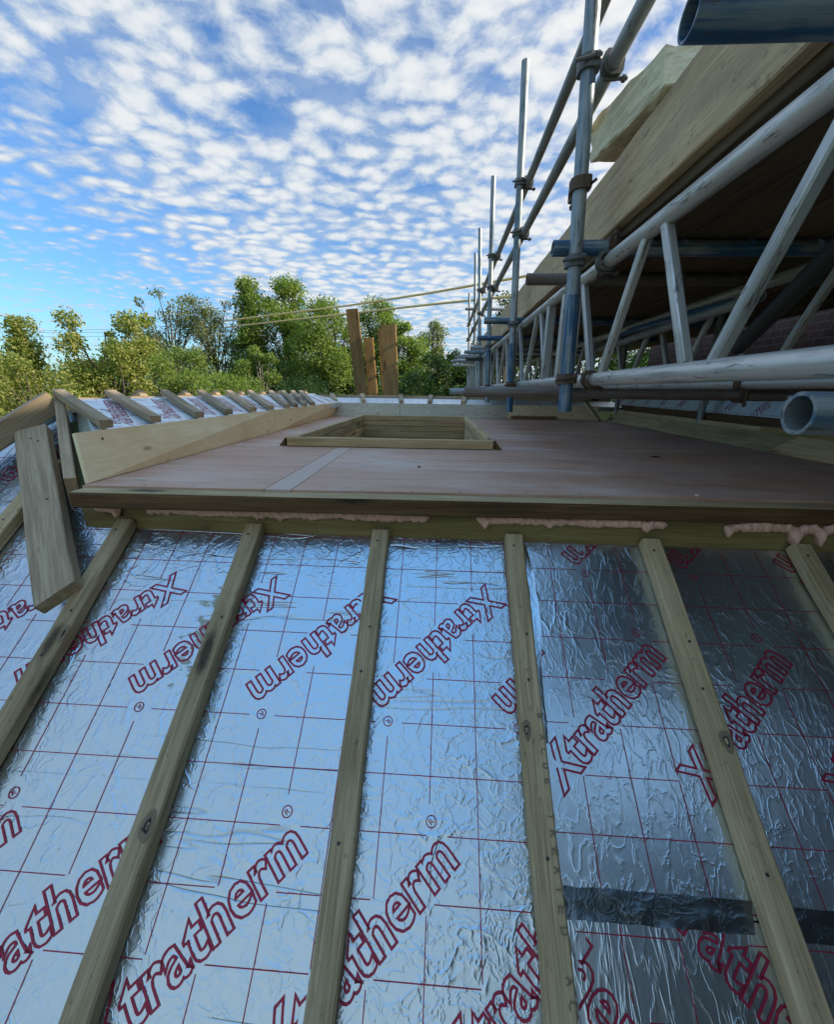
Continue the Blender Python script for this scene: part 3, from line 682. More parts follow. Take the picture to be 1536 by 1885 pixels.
# mitred fillets at the two front corners
for sx, x in ((-1, HX0 - .062), (1, HX1 + .052)):
    V = [(0, 0, 0), (sx * .032, 0.0, 0), (0, 0.06, 0), (sx * .032, .05, 0), (0, 0, kh * .9), (0, .06, kh * .9)]
    F = [(0, 1, 4), (2, 5, 3), (1, 3, 5, 4), (0, 4, 5, 2), (0, 2, 3, 1)]
    o = mesh('corner_fillet', V, F, MAT['dark_timber'], ht, mw=Matrix.Translation(Vector((x, HY0 - .035 + (.03 if sx > 0 else 0), ZD + .001)) - ht.location))

# ------------------------------------------------------------------ left upstand: plywood, foil, rafters, ridge
def nails(n, seed, rows=(0.15, 0.85)):
    r = rnd(seed); return [((i + .5) / n + r.uniform(-.02, .02), v + r.uniform(-.04, .04)) for i in range(n) for v in rows]
def LB(y): return Vector((lf(y), y, ZD + 0.002))
def LT(y): return Vector((-0.628 - 0.004 * y, y + 0.01, 0.356))
o = sheet('upstand_board', [LB(0.098), LB(1.72), LT(1.70), LT(0.122)], 0.012, MAT['yellow_plywood'], nails=nails(9, 3, (.15, .5, .85))); tag(o, 'long yellow plywood upstand board along the near left side of the deck', 'plywood sheet')
o = sheet('upstand_board', [LB(1.724), LB(3.60), LT(3.52), LT(1.704)], 0.012, MAT['yellow_plywood'], nails=nails(9, 4)); tag(o, 'yellow plywood upstand board along the far left side of the deck', 'plywood sheet')
RX, RZ = -0.985, 0.452
# inner foil slope (left)
def side_foil(label, p0, p1, p2, p3, words, mat='foil_side', gu=0.05, gv=0.02):
    p0, p1, p2, p3 = map(Vector, (p0, p1, p2, p3)); x = (p1 - p0).normalized(); nz = x.cross(p3 - p0).normalized(); y = nz.cross(x)
    mw = Matrix((x, y, nz)).transposed().to_4x4(); mw.translation = p0; inv = mw.inverted()
    poly = [(v.x, v.y) for v in (inv @ p for p in (p0, p1, p2, p3))]
    return foil_board(label, poly, mat, words, gu, gv, mw=mw, thick=0.05)
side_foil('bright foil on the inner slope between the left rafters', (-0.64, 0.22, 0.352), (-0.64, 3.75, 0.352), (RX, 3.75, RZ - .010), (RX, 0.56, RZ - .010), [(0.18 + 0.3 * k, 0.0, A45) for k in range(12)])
LR = [(-.95, .452, -.64, .268), (-.95, .71, -.64, .515), (-.95, 1.075, -.64, .82), (-.95, 1.415, -.64, 1.10), (-.95, 1.76, -.64, 1.39), (-.95, 2.08, -.64, 1.65), (-.95, 2.48, -.64, 1.96), (-.95, 2.77, -.64, 2.14), (-.95, 3.03, -.64, 2.36), (-.95, 3.27, -.64, 2.58)]
ordw = ['first', 'second', 'third', 'fourth', 'fifth', 'sixth', 'seventh', 'eighth', 'ninth', 'tenth']
for i, (xa, ya, xb, yb) in enumerate(LR):
    o = plank('batten', (xa - .03, ya + .022, RZ + .016), (xb + .005, yb, .372), 0.040, 0.028, MAT['grey_timber'], seed=100 + i, bev=.003)
    tag(o, ordw[i] + ' short grey batten from the near end on the left inner slope', 'batten', 'short battens on the left inner slope')
# ridge board and the outer slope beyond
tag(plank('ridge_board', (RX - .025, 0.55, RZ - .034), (RX - .035, 3.9, RZ - .040), 0.03, 0.06, MAT['grey_timber'], seed=120), 'grey ridge board along the top of the left slope', 'timber beam')
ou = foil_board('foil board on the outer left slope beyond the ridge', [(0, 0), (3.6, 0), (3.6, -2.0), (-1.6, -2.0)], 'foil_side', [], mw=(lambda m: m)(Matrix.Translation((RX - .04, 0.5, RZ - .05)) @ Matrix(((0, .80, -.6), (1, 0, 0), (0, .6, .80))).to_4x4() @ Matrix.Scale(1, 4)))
for i, y in enumerate((0.965, 1.34, 1.685, 2.04, 2.42, 2.80, 3.2, 3.55)):
    o = plank('batten', (RX - .02, y, RZ + .012), (RX - 1.6, y, RZ - 1.19), 0.05, 0.036, MAT['grey_timber'], seed=130 + i, up=(.6, 0, .8))
    tag(o, ordw[i] + ' outer left batten from the near end, only its cut end above the ridge', 'batten', 'battens on the outer left slope')
# hip board and valley plank
o = plank('hip_board', UVN(-0.998, 0.63, 0.075), UVN(-1.62, -0.80, 0.055), 0.085, 0.075, MAT['grey_timber'], up=(-.35, -.45, .82), seed=141, bev=.003, screws=[(.16, 0), (.5, .01)])
tag(o, 'grey hip board falling from the apex to the left edge', 'timber beam')
o = plank('valley_plank', UVN(-0.992, 0.478, 0.056), UVN(-0.507, -0.155, 0.056), 0.100, 0.040, MAT['grey_timber'], up=UVN(0, 0, 1), seed=144, bev=.003, screws=[(.07, 0.0), (.10, .02), (.42, .02)], cut1=-0.25, cut0=0.2)
tag(o, 'wide grey plank lying across the foil from the apex to the corner of the deck', 'plank')
vp = o
o = plank('hip_rafter', (-0.640, 0.088, 0.176), (-1.005, 0.50, 0.412), 0.030, 0.11, MAT['grey_timber'], seed=147)
tag(o, 'narrow grey rafter on edge rising from the deck corner to the apex', 'timber beam')
ga, gb, gc = Vector((-0.62, 0.122, 0.215)), Vector((-0.650, 0.262, 0.368)), Vector((-0.985, 0.545, 0.440)); gn = (gb - ga).cross(gc - ga).normalized() * .012
V = [ga, gb, gc, ga - gn, gb - gn, gc - gn]
o = mesh('gusset_board', V, [(0, 1, 2), (5, 4, 3), (0, 3, 4, 1), (1, 4, 5, 2), (2, 5, 3, 0)], MAT['stained_plywood']); tag(o, 'triangular plywood gusset with green stains beside the apex', 'plywood sheet')

# ------------------------------------------------------------------ far upstand and far inner slope
def FB(x): return Vector((x, fr(x), ZD + .002))
def FT(x, z=.352): return Vector((x, fr(x) + 0.03, z))
for i, (xa, xb, m, lab) in enumerate(((-.735, 0.035, 'pale_plywood', 'pale grey green plywood upstand at the far left of the deck'), (0.039, 1.27, 'pale_plywood', 'pale plywood upstand at the middle of the far side behind the hatch'), (1.274, 2.30, 'yellow_plywood', 'plywood upstand at the far right behind the scaffold poles'))):
    o = sheet('upstand_board', [FB(xa), FB(xb), FT(xb), FT(xa + (.03 if i == 0 else 0))], 0.012, MAT[m], nails=nails(5, 20 + i, (.3, .75))); tag(o, lab, 'plywood sheet')
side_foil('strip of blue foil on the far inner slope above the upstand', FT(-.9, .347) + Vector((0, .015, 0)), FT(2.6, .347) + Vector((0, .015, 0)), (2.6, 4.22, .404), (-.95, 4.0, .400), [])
for i, px in enumerate((621, 672, 740, 792, 853)):
    a = at(px, 738, 3.72); 
    o = plank('batten', (a.x, fr(a.x) + .04, .368), (a.x - .05 * (3 - i), fr(a.x) + .46, .432), 0.05, 0.036, MAT['grey_timber'], seed=150 + i)
    tag(o, ordw[i] + ' short batten from the left on the far inner slope', 'batten', 'short battens on the far inner slope')
tag(plank('ridge_board', (-.98, 4.05, .40), (2.6, 4.27, .405), .03, .06, MAT['grey_timber'], seed=158), 'grey ridge board along the far side of the roof', 'timber beam')
fo = foil_board('foil board on the outer far slope beyond the ridge', [(0, 0), (3.7, 0), (3.7, 1.9), (0, 1.9)], 'foil_side', [], mw=Matrix.Translation((-1.0, 4.09, .385)) @ Matrix.Rotation(R_(3.5), 4, 'Z') @ Matrix.Rotation(-TH, 4, 'X'))
for i, x in enumerate((-.78, -.42, -.02, .38, .78, 1.18)):
    o = plank('batten', (x, 4.06 + .062 * (x + .98), .415), (x + .05, 5.4, -.56), .05, .036, MAT['grey_timber'], seed=160 + i, up=(0, .6, .8))
    tag(o, ordw[i] + ' outer far batten from the left, only its cut end above the ridge', 'batten', 'battens on the outer far slope')

# ------------------------------------------------------------------ right side: fillet timbers and the wall of foil
KX = lambda y: 2.278 + 0.012 * y
for i, (ya, yb) in enumerate(((-.02, .60), (.604, 1.22), (1.224, 1.80), (1.804, 2.5), (2.504, 3.1), (3.104, 3.62))):
    o = plank('fillet_board', (KX(ya) + .06, ya, .245), (KX(yb) + .06, yb, .245), 0.135, 0.022, MAT['kerb_timber'], up=(-.62, 0, .78), seed=170 + i, cut0=.3 if i else 0, cut1=.3)
    tag(o, ordw[i] + ' sloping fillet board from the front along the right side of the deck', 'timber board', 'fillet boards along the right side')
for i, (ya, yb) in enumerate(((-.02, 1.5), (1.504, 3.62))):
    o = plank('kerb_beam', (KX(ya) + .145, ya, .292), (KX(yb) + .145, yb, .296), 0.05, 0.06, MAT['kerb_timber' if i else 'olive_timber'], seed=178 + i)
    tag(o, ('near' if i == 0 else 'far') + ' kerb beam along the foot of the right foil slope', 'timber beam')
o = plank('trim_board', (KX(0) + .168, -.02, .345), (KX(3.6) + .168, 3.62, .352), 0.03, 0.05, MAT['dark_timber'], seed=182); tag(o, 'dark timber strip under the white foil on the right', 'timber board')
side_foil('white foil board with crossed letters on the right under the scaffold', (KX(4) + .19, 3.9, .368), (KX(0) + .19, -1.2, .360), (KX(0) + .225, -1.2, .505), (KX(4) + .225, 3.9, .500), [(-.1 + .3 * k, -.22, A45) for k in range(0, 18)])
o = plank('corner_board', (2.19, 3.43, .215), (2.10, 3.66, .40), .05, .02, MAT['kerb_timber'], seed=185); tag(o, 'short sloping board end in the far right corner of the deck', 'timber board')
o = plank('sole_board', (1.30, 3.70 - .03, .222), (1.80, 3.70, .222), .08, .03, MAT['orange_timber'], seed=186); tag(o, 'short brown board lying at the foot of the far upstand', 'plank')

# ------------------------------------------------------------------ scaffold
SC = 'scaffold '
PX = [((1.001, .65, .429), (.882, .65, 2.95)), ((1.021, 2.13, .355), (.953, 2.13, 2.442)), ((1.013, 3.64, .383), (.940, 3.64, 2.488)), ((1.061, 5.1, .36), (.940, 5.1, 2.54)), ((1.10, 6.6, .30), (.997, 6.6, 2.68)), ((1.10, 8.1, .30), (1.01, 8.1, 2.4))]
for i, (p0, p1) in enumerate(PX):
    o = tube('scaffold_pole', p0, p1, .0242, MAT['blue_tube' if i in (9,) else 'worn_tube'], seg=4)
    tag(o, ['nearest upright scaffold pole, worn blue, its cut foot hanging over the deck', 'second upright scaffold pole from the camera, its foot above the small brown board', 'third upright scaffold pole from the camera', 'fourth upright scaffold pole from the camera', 'fifth upright scaffold pole from the camera', 'farthest upright scaffold pole'][i], 'scaffold pole', 'upright scaffold poles')
# the lower lengths carry fresh blue paint: sleeves (spigot tubes) over the feet
for i, (p0, p1) in enumerate(PX[:3]):
    a, c = Vector(p0), Vector(p1); d = (c - a).normalized()
    o = tube('pole_sleeve', a - d * .004, a + d * (.42 + .06 * i), .0256, MAT['blue_tube'], seg=2, t=.0012)
    o.parent = None
    pole = [x for x in COL.objects if x.name.startswith('scaffold_pole')][i]
    o.matrix_basis = pole.matrix_basis.inverted() @ o.matrix_basis; o.parent = pole
XB, ZB, ZT = E.x + .60, E.z + .052, E.z + .463
def beam(label, y0, y1, x, phase, mat='alloy', posts=()):
    t = empty('lattice_beam', (x, y0, ZB), label, 'lattice beam', 'aluminium lattice beams under the scaffold platform')
    tube('chord', (0, 0, 0), (0, y1 - y0, 0), .0248, MAT[mat], t, seg=6); tube('chord', (0, 0, ZT - ZB), (0, y1 - y0, ZT - ZB), .0248, MAT[mat], t, seg=6)
    for y in (0.03, y1 - y0 - .03) + tuple(posts): plank('end_post', (0, y, .022), (0, y, ZT - ZB - .022), .042, .042, MAT[mat], up=(0, 1, 0), parent=t, jit=0)
    k = math.floor((y0 - phase) / .66)
    while phase + k * .66 < y1:
        ya = phase + k * .66
        for (q0, q1) in ((ya + .055, ya + .275), (ya + .605, ya + .385)):
            if y0 + .05 < q0 < y1 - .05 and y0 + .05 < q1 < y1 - .05:
                plank('brace', (0, q0 - y0, .018), (0, q1 - y0, ZT - ZB - .018), .026, .030, MAT[mat], up=(0, 1, 0), parent=t, jit=0, bev=.004)
        k += 1
    return t
PHS = E.y + 1.04
beam('nearest aluminium lattice beam reaching out of the photo at the right', -2.0, 1.02, XB, PHS)
beam('second lattice beam along the poles beyond the nearest pole', 1.04, 5.2, XB - .02, PHS + .02, posts=(.32,))
beam('far lattice beam beyond the third pole', 5.25, 8.4, XB - .02, PHS + .02)
beam('inner lattice beam further right, half hidden behind the nearest one', -2.0, 3.0, E.x + 1.38, PHS + .25, 'alloy')
beam('inner far lattice beam in the dark beyond the platform', 3.05, 8.0, E.x + 1.38, PHS + .25, 'alloy')
ZP = E.z + .512
TR = [(.333, .768, 'blue_tube', 'large dark transom tube end at the top right corner of the photo', .0285), (.3975, 1.746, 'blue_tube', 'blue transom tube end beside the top of the nearest pole', .027), (.389, 2.183, 'brown_tube', 'grey brown transom tube end just beyond the nearest pole', .0255),
      (.31, 3.371, 'blue_tube', 'blue transom tube end beside the second pole', .0245), (.346, 4.427, 'blue_tube', 'short blue transom tube end below and beyond the second pole', .0242), (.342, 5.4, 'worn_tube', 'grey transom tube end near the third pole', .0242), (.30, 5.99, 'worn_tube', 'worn transom tube end beyond the third pole', .0242),
      (.20, 6.9, 'steel_tube', 'pale transom tube end in the far stack of tubes', .0242), (.17, 7.85, 'steel_tube', 'farthest pale transom tube end', .0242), (.45, -.4, 'steel_tube', 'transom tube overhead behind the camera', .0242)]
for i, (x, y, m, lab, r) in enumerate(TR):
    tag(tube('transom_tube', (E.x + x, E.y + y, ZP), (E.x + 2.1, E.y + y, ZP), r, MAT[m], seg=3), lab, 'scaffold tube', 'transom tubes under the scaffold boards')
tag(tube('transom_tube', (.942, -.53, .478), (2.7, -.56, .478), .0262, MAT['mouth_tube'], t=.005, n=28), 'fat blue tube with its open mouth facing left at the right edge', 'scaffold tube')
t = empty('ledger_tube', (.608, .95, .495), 'long dark crosswise tube under the lattice beams with a blue spigot at its left end', 'scaffold tube')
tube('tube', (0, 0, 0), (1.462, 0, .003), .0242, MAT['brown_tube'], t, seg=3); tube('spigot', (-.068, 0, 0), (.1, 0, 0), .0155, MAT['blue_tube'], t)
# far stack of tube ends beyond the third pole
for i, (px, py, Y, ln, m) in enumerate(((835, 664, 6.4, 1.2, 'steel_tube'), (834, 672, 6.4, 1.2, 'alloy'), (849, 655, 6.9, 1.0, 'steel_tube'), (858, 661, 4.9, .4, 'dark_steel'), (857, 569, 6.7, 1.3, 'steel_tube'))):
    a = at(px, py, Y); tag(tube('scaffold_tube', a, a + Vector((ln, .04, 0)), .0242, MAT[m]), ['upper tube end of the far stack beyond the third pole', 'lowest pale tube end of the far stack beyond the third pole', 'topmost tube of the far stack beyond the third pole', 'dark tube end in front of the far stack', 'high crosswise tube tying the farthest poles'][i], 'scaffold tube')
# guard rails
for z, lab in ((1.528, 'lower guard rail tube running along the row of poles'), (1.815, 'upper guard rail tube running along the row of poles')):
    tag(tube('guard_rail', (1.025, -2.2, z), (1.025, 8.2, z), .0242, MAT['steel_tube'], seg=8), lab, 'guard rail')
# couplers
def coupler(at_, ax_a, ax_b, off, mat, label, swing=0):
    """double coupler: two ring clamps back to back with hinge blocks and bolts"""
    t = empty('scaffold_coupler', at_, label, 'scaffold clamp', 'scaffold clamps on the poles')
    def ring(c, ax, r=.0285, wd=.038, nm='clamp_band'):
        ax = Vector(ax).normalized(); u = ax.orthogonal().normalized(); v = ax.cross(u); V, F = [], []; n = 18
        for s in (-.5, .5):
            for rr in (r + .0055, r - .0035):
                for k in range(n):
                    a = 2 * math.pi * k / n; q = rr + (0.006 if abs(math.sin(a)) > .93 and rr > r else 0)
                    V.append(tuple(Vector(c) + ax * s * wd + (u * math.cos(a) + v * math.sin(a)) * q))
        for k in range(n):
            k2 = (k + 1) % n
            F += [(k, k2, 2 * n + k2, 2 * n + k), (n + k2, n + k, 3 * n + k, 3 * n + k2), (k2, k, n + k, n + k2), (2 * n + k, 2 * n + k2, 3 * n + k2, 3 * n + k)]
        mesh(nm, V, F, MAT[mat], t)
    off = Vector(off); ring((0, 0, 0), ax_a); ring(off, ax_b)
    d = off.normalized() if off.length else Vector((1, 0, 0)); sd_ = d.cross(Vector(ax_a)).normalized()
    def bolt(c, dr, ln):
        V, F = [], []; c = Vector(c); dr = Vector(dr).normalized()
        polytube(V, F, [c - dr * ln * .5, c + dr * ln * .5], [.0055, .0055], 6); polytube(V, F, [c + dr * ln * .28, c + dr * ln * .42], [.0105, .0105], 6)
        mesh('bolt', V, F, MAT[mat], t)
    bolt(-d * .012 + sd_ * .036, d + Vector((0, 0, .2)), .085); bolt(off + d * .012 - Vector(ax_a).normalized() * .036, d, .08)
    return t
zax = lambda i: (Vector(PX[i][1]) - Vector(PX[i][0])).normalized()
def on_pole(i, z):
    a, c = Vector(PX[i][0]), Vector(PX[i][1]); return a + (c - a) * ((z - a.z) / (c.z - a.z))
names = ['nearest', 'second', 'third', 'fourth', 'fifth', 'farthest']
for i in range(6):
    for z, nm in ((1.528, 'lower guard rail'), (1.815, 'upper guard rail')):
        p = on_pole(i, z); coupler(p, zax(i), (0, 1, 0), (1.025 - p.x, 0, 0), 'dull_clamp', 'grey clamp joining the %s to the %s pole' % (nm, names[i]))
    p = on_pole(i, ZB); coupler(p, zax(i), (0, 1, 0), (XB - .01 - p.x, 0, 0), 'rusty_clamp', 'rusty clamp joining the lower beam chord to the %s pole' % names[i])
    p = on_pole(i, ZT); coupler(p, zax(i), (0, 1, 0), (XB - .01 - p.x, 0, 0), 'dull_clamp', 'clamp joining the upper beam chord to the %s pole' % names[i])
p = on_pole(0, E.z + .70); coupler(p, zax(0), (1, 0, 0), (.0, .045, 0), 'rusty_clamp', 'single brown clamp on the nearest pole level with the toe board top')
coupler((XB + .01, E.y + 1.746, ZT), (0, 1, 0), (1, 0, 0), (0, 0, ZP - ZT), 'rusty_clamp', 'brown clamp where the blue transom meets the nearest beam')
coupler((E.x + 1.38, .95, ZB), (0, 1, 0), (1, 0, 0), (0, 0, -.052), 'rusty_clamp', 'clamp hanging under the inner beam on the crosswise tube')
# platform boards (each a board) and toe boards
ZBD = ZP + .0285 + .019
for k in range(8):
    x = E.x + .7485 + .232 * k
    for j, (ya, yb) in enumerate(((-.74, .92), (.94, 4.84), (4.86, 8.4))):
        r = rnd(k * 3 + j); 
        o = plank('scaffold_board', (x, ya + r.uniform(-.1, 0), ZBD + r.uniform(-.001, .002)), (x, yb - r.uniform(0, .1) * (j == 2), ZBD), .224, .038, MAT['shaded_board_timber'], seed=200 + k * 3 + j, jit=.0006)
        if k == 0: lab = ['edge scaffold board of the platform at the near end, under the toe board', 'edge scaffold board of the platform beyond the nearest pole', 'edge scaffold board of the platform at the far end'][j]
        else: lab = 'shade-darkened scaffold board of the platform, %s row in from the toe board, %s length' % (ordw[k], ['near', 'middle', 'far'][j])
        tag(o, lab, 'scaffold board', 'scaffold boards of the platform')
for k in range(7):  # unseen bay added behind the camera to darken reflections in the foil
    o = plank('scaffold_board', (E.x + .7525 + .232 * k, -4.3, ZBD), (E.x + .7525 + .232 * k, -1.45, ZBD), .224, .038, MAT['shaded_board_timber'], seed=300 + k, jit=.0006)
    tag(o, 'unseen board added behind the camera to darken foil reflections, %s row in' % ordw[k], 'scaffold board', 'scaffold boards of the platform')
XT = E.x + .60
for j, (ya, yb, dz, lab) in enumerate(((-.8, 1.035, 0, 'big pale toe board on edge at the upper right with dark scuffs'), (1.10, 4.9, -.02, 'toe board on edge beyond the nearest pole'), (4.93, 8.3, -.01, 'far toe board on edge at the end of the platform'))):
    o = plank('toe_board', (XT + .019, ya, ZBD + .010 + .1165 + dz), (XT + .019, yb, ZBD + .010 + .1165 + dz), .038, .232, MAT['toe_timber' if False else 'board_timber'], seed=240 + j, jit=.0008, bev=.004); tag(o, lab, 'toe board', 'toe boards along the platform')
# offcut of cream insulation foam lying over the toe board
def rough_block(name, c, mat, amp):
    """eight corners: 0-3 left face (far bottom, near bottom, near top, far top), 4-7 the same on the right"""
    c = [Vector(p) for p in c]; bm = bmesh.new(); vs8 = [bm.verts.new(p) for p in c]
    for f in ((0, 1, 2, 3), (7, 6, 5, 4), (0, 4, 5, 1), (1, 5, 6, 2), (2, 6, 7, 3), (3, 7, 4, 0)): bm.faces.new([vs8[i] for i in f])
    bmesh.ops.recalc_face_normals(bm, faces=bm.faces)
    bmesh.ops.bevel(bm, geom=list(bm.edges), offset=.005, segments=1, affect='EDGES')
    bmesh.ops.subdivide_edges(bm, edges=list(bm.edges), cuts=9, use_grid_fill=True)
    bmesh.ops.triangulate(bm, faces=bm.faces); bm.normal_update()
    for v in bm.verts: v.co += v.normal * amp * (mnoise.noise(v.co * 26) + .6 * mnoise.noise(v.co * 75) - 1.2 * max(0, mnoise.noise(v.co * 9) - .35))
    me = bpy.data.meshes.new(name); bm.to_mesh(me); bm.free(); me.materials.append(MAT[mat]); o = bpy.data.objects.new(name, me); COL.objects.link(o); return o
fx = lambda x, y, z: (E.x + x, E.y + y, E.z + z)
o = rough_block('foam_offcut', [fx(.575, 2.02, .895), fx(.585, 1.42, .802), fx(.585, 1.475, .925), fx(.575, 2.05, 1.045), fx(.86, 2.02, .90), fx(.86, 1.40, .81), fx(.86, 1.45, .925), fx(.86, 2.05, 1.045)], 'cream_foam', .011)
tag(o, 'rough cream foam insulation offcut resting on top of the pale toe board', 'foam offcut')
# inner uprights and a diagonal brace in the dark under the platform
for i, y in enumerate((-.9, .68, 2.13, 3.64, 5.1, 6.6)):
    tag(tube('scaffold_pole', (E.x + 1.95, y, -2.9), (E.x + 1.93, y, 2.0), .0242, MAT['steel_tube'], seg=4), 'inner upright pole against the house, %s from the near end' % ordw[i], 'scaffold pole', 'inner poles against the house')
a = at(1360, 640, E.y + 1.9); c = at(1560, 440, E.y + 1.35)
tag(tube('brace_tube', a, c, .030, MAT['dark_steel']), 'dark diagonal brace tube with an open end under the platform', 'scaffold tube')
for i, (px, py, Y, qx, qy, Y2) in enumerate(((1085, 630, 3.4, 1345, 560, 1.0), (1100, 645, 3.0, 1400, 545, .8))):
    tag(tube('brace_tube', at(px, py, Y), at(qx, qy, Y2), .0242, MAT['steel_tube' if i else 'blue_tube']), ['bluish ledger tube running back under the platform', 'grey ledger tube running back under the platform'][i], 'scaffold tube')

# ------------------------------------------------------------------ timbers standing beyond the far slope
for i, (tx, ty, bx, by, Y, wpx, dpt, lab) in enumerate(((648, 569, 668, 738, 5.7, 21, .05, 'tallest of four upright timbers leaning beyond the far slope'), (678, 622, 688, 738, 5.85, 17, .05, 'shortest upright timber beyond the far slope, second from the left'), (702, 606, 712, 738, 5.9, 12, .08, 'narrow upright timber half hidden behind the wide dark one'), (716, 598, 722, 738, 5.65, 25, .10, 'wide dark brown upright timber, rightmost of the four'))):
    a, c = at(tx, ty, Y), at(bx, by, Y + .1); wd = wpx / FPX * (Y - E.y) * .97; d = (c - a).normalized()
    c = a + d * ((a.z + 2.88) / -d.z)
    tag(plank('upright_timber', c, a, wd, dpt, MAT['orange_timber'], up=(0, 1, 0), seed=260 + i), lab, 'timber post', 'upright timbers beyond the far slope')

# ------------------------------------------------------------------ overhead cables
def wire(name, pts, r, mat):
    V, F = [], []; P = [Vector(p) for p in pts]; q = []
    for i in range(len(P) - 1):
        for k in range(8): q.append(P[i].lerp(P[i + 1], k / 8))
    q.append(P[-1]); polytube(V, F, q, [r] * len(q), 8); return mesh(name, V, F, MAT[mat], smooth=True)
tag(wire('overhead_cable', [at(1000, 503, 8.6), at(790, 540, 10.8), at(640, 563, 13), at(414, 591, 17.5)], .029, 'cable_sleeve'), 'upper of the two yellow sleeved overhead cables', 'cable')
tag(wire('overhead_cable', [at(1000, 540, 8.6), at(790, 561, 10.8), at(640, 578, 13), at(414, 603, 17.5)], .029, 'cable_sleeve'), 'lower of the two yellow sleeved overhead cables', 'cable')
for i, (y0, y1, s) in enumerate(((592, 612, 'upper'), (603, 613, 'middle'), (607, 622, 'lower'))):
    tag(wire('power_line', [at(414, y0, 17.5), at(240, (y0 + y1) / 2 + 4, 24), at(-60, y1, 32)], .009, 'black_wire'), s + ' of the thin black lines running on to the left edge of the sky', 'wire')

# ------------------------------------------------------------------ trees and hedge
def crown_mesh(clumps, leaf, seed, mat, nleaf, droop=0.0):
    rs = np.random.RandomState(seed); cen, wt = [], []
    tot = sum(c[1] ** 1.6 for c in clumps); out = []
    for (c, r) in clumps:
        n = int(nleaf * r ** 1.6 / tot) + 4
        d = rs.normal(size=(n, 3)); d /= np.linalg.norm(d, axis=1)[:, None]
        rad = r * rs.uniform(0.25, 1.0, n) ** 0.6
        p = np.array(c) + d * rad[:, None] * np.array((1, 1, .8)); p += rs.normal(size=(n, 3)) * r * .16
        out.append(p)
    p = np.concatenate(out); n = len(p)
    a = rs.normal(size=(n, 3)); a[:, 2] -= droop; a /= np.linalg.norm(a, axis=1)[:, None]
    q = rs.normal(size=(n, 3)); bq = np.cross(a, q); bq /= np.linalg.norm(bq, axis=1)[:, None]; nn = np.cross(a, bq)
    s = leaf * rs.uniform(.55, 1.3, n)[:, None]
    V = np.empty((n, 4, 3)); V[:, 0] = p - a * s * .6; V[:, 1] = p + bq * s * .36 + nn * s * .08; V[:, 2] = p + a * s * .6; V[:, 3] = p - bq * s * .36 + nn * s * .08
    V = V.reshape(-1, 3)
    me = bpy.data.meshes.new('crown'); me.vertices.add(4 * n); me.vertices.foreach_set('co', V.ravel())
    me.loops.add(4 * n); me.loops.foreach_set('vertex_index', np.arange(4 * n, dtype=np.int32))
    me.polygons.add(n); me.polygons.foreach_set('loop_start', np.arange(0, 4 * n, 4, dtype=np.int32)); me.polygons.foreach_set('loop_total', np.full(n, 4, dtype=np.int32))
    me.materials.append(MAT[mat]); me.update(calc_edges=True); me.validate(); return me
def tree(name, cat, label, base, height, width, mat, seed, nleaf, leaf=.11, nclump=34, low=.15, shape='round', bark='bark', group='trees beyond the roof', sparse=1.0, clump=.17, droop=0.2):
    """tapered trunk, limbs to every clump, leaf faces through the clumps"""
    r = rnd(seed); t = empty(name, base, label, cat, group); clumps, V, F = [], [], []
    lean = Vector((r.uniform(-.06, .06), r.uniform(-.06, .06), 1)); tk = height * .016 + .02
    spine = [lean * (height * .9 * k / 7) + Vector((r.gauss(0, .012), r.gauss(0, .012), 0)) * height * (k > 0) for k in range(8)]
    polytube(V, F, spine, [tk * (1 - .86 * k / 7) for k in range(8)], 7)
    for k in range(nclump):
        h = low + (1 - low) * (k + r.random()) / nclump
        if shape == 'round': prof = math.sin(math.pi * min(1, max(0.08, (h - low) / (1 - low) * .86 + .12))) ** .6
        elif shape == 'cone': prof = max(.12, 1.05 - (h - low) / (1 - low))
        elif shape == 'fan': prof = .35 + .75 * (h - low) / (1 - low) * (1.15 - .4 * h)
        else: prof = .8
        a = r.uniform(0, 2 * math.pi); rr = width / 2 * prof * math.sqrt(r.uniform(.12, 1.0))
        c = Vector((rr * math.cos(a), rr * math.sin(a), h * height * r.uniform(.93, 1.02)))
        cr = height * clump * r.uniform(.35, 1.15) * (.75 if h > .88 else 1)
        cr = min(cr, width * .30); c.z = min(c.z, height - cr * .6)
        clumps.append((tuple(c), cr))
        s = spine[min(7, max(0, int(h * 7 * .72)))]
        m = s.lerp(c, .5) + Vector((r.gauss(0, .03), r.gauss(0, .03), .04)) * height * .6
        polytube(V, F, [s, m, c], [tk * .34 * (1 - .5 * h), tk * .22, tk * .06], 5, False)
        for q in range(3):
            e = c + Vector((r.gauss(0, 1), r.gauss(0, 1), r.gauss(.3, .8))).normalized() * cr * .95
            polytube(V, F, [c.lerp(m, .25), e], [tk * .07, tk * .025], 4, False)
    mesh('trunk', V, F, MAT[bark], t)
    me = crown_mesh(clumps, leaf, seed, mat, int(nleaf * sparse), droop); o = bpy.data.objects.new('crown', me); COL.objects.link(o); o.parent = t
    return t
def tr(px, top, Y, wpx, *a, **k):
    """stand a tree on the ground in photo direction px at depth Y, its tip at photo row top"""
    p = at(px, top, Y); base = Vector((p.x, p.y, -2.9)); return a, k, base, p.z + 2.9, wpx / FPX * (Y - E.y) * .97
def plant(name, cat, label, px, top, Y, wpx, mat, seed, nleaf, **k):
    k['leaf'] = k.get('leaf', .11) * .60; nleaf = int(nleaf * 3.3)
    _, _, base, h, wd = tr(px, top, Y, wpx); return tree(name, cat, label, base, h, wd, mat, seed, nleaf, **k)
plant('bush', 'bush', 'yellow green bush at the far left edge with a tall thin leading shoot', 30, 585, 10.5, 110, 'leaf_yellow', 11, 5200, leaf=.12, shape='cone', low=.2, nclump=46, clump=.10)
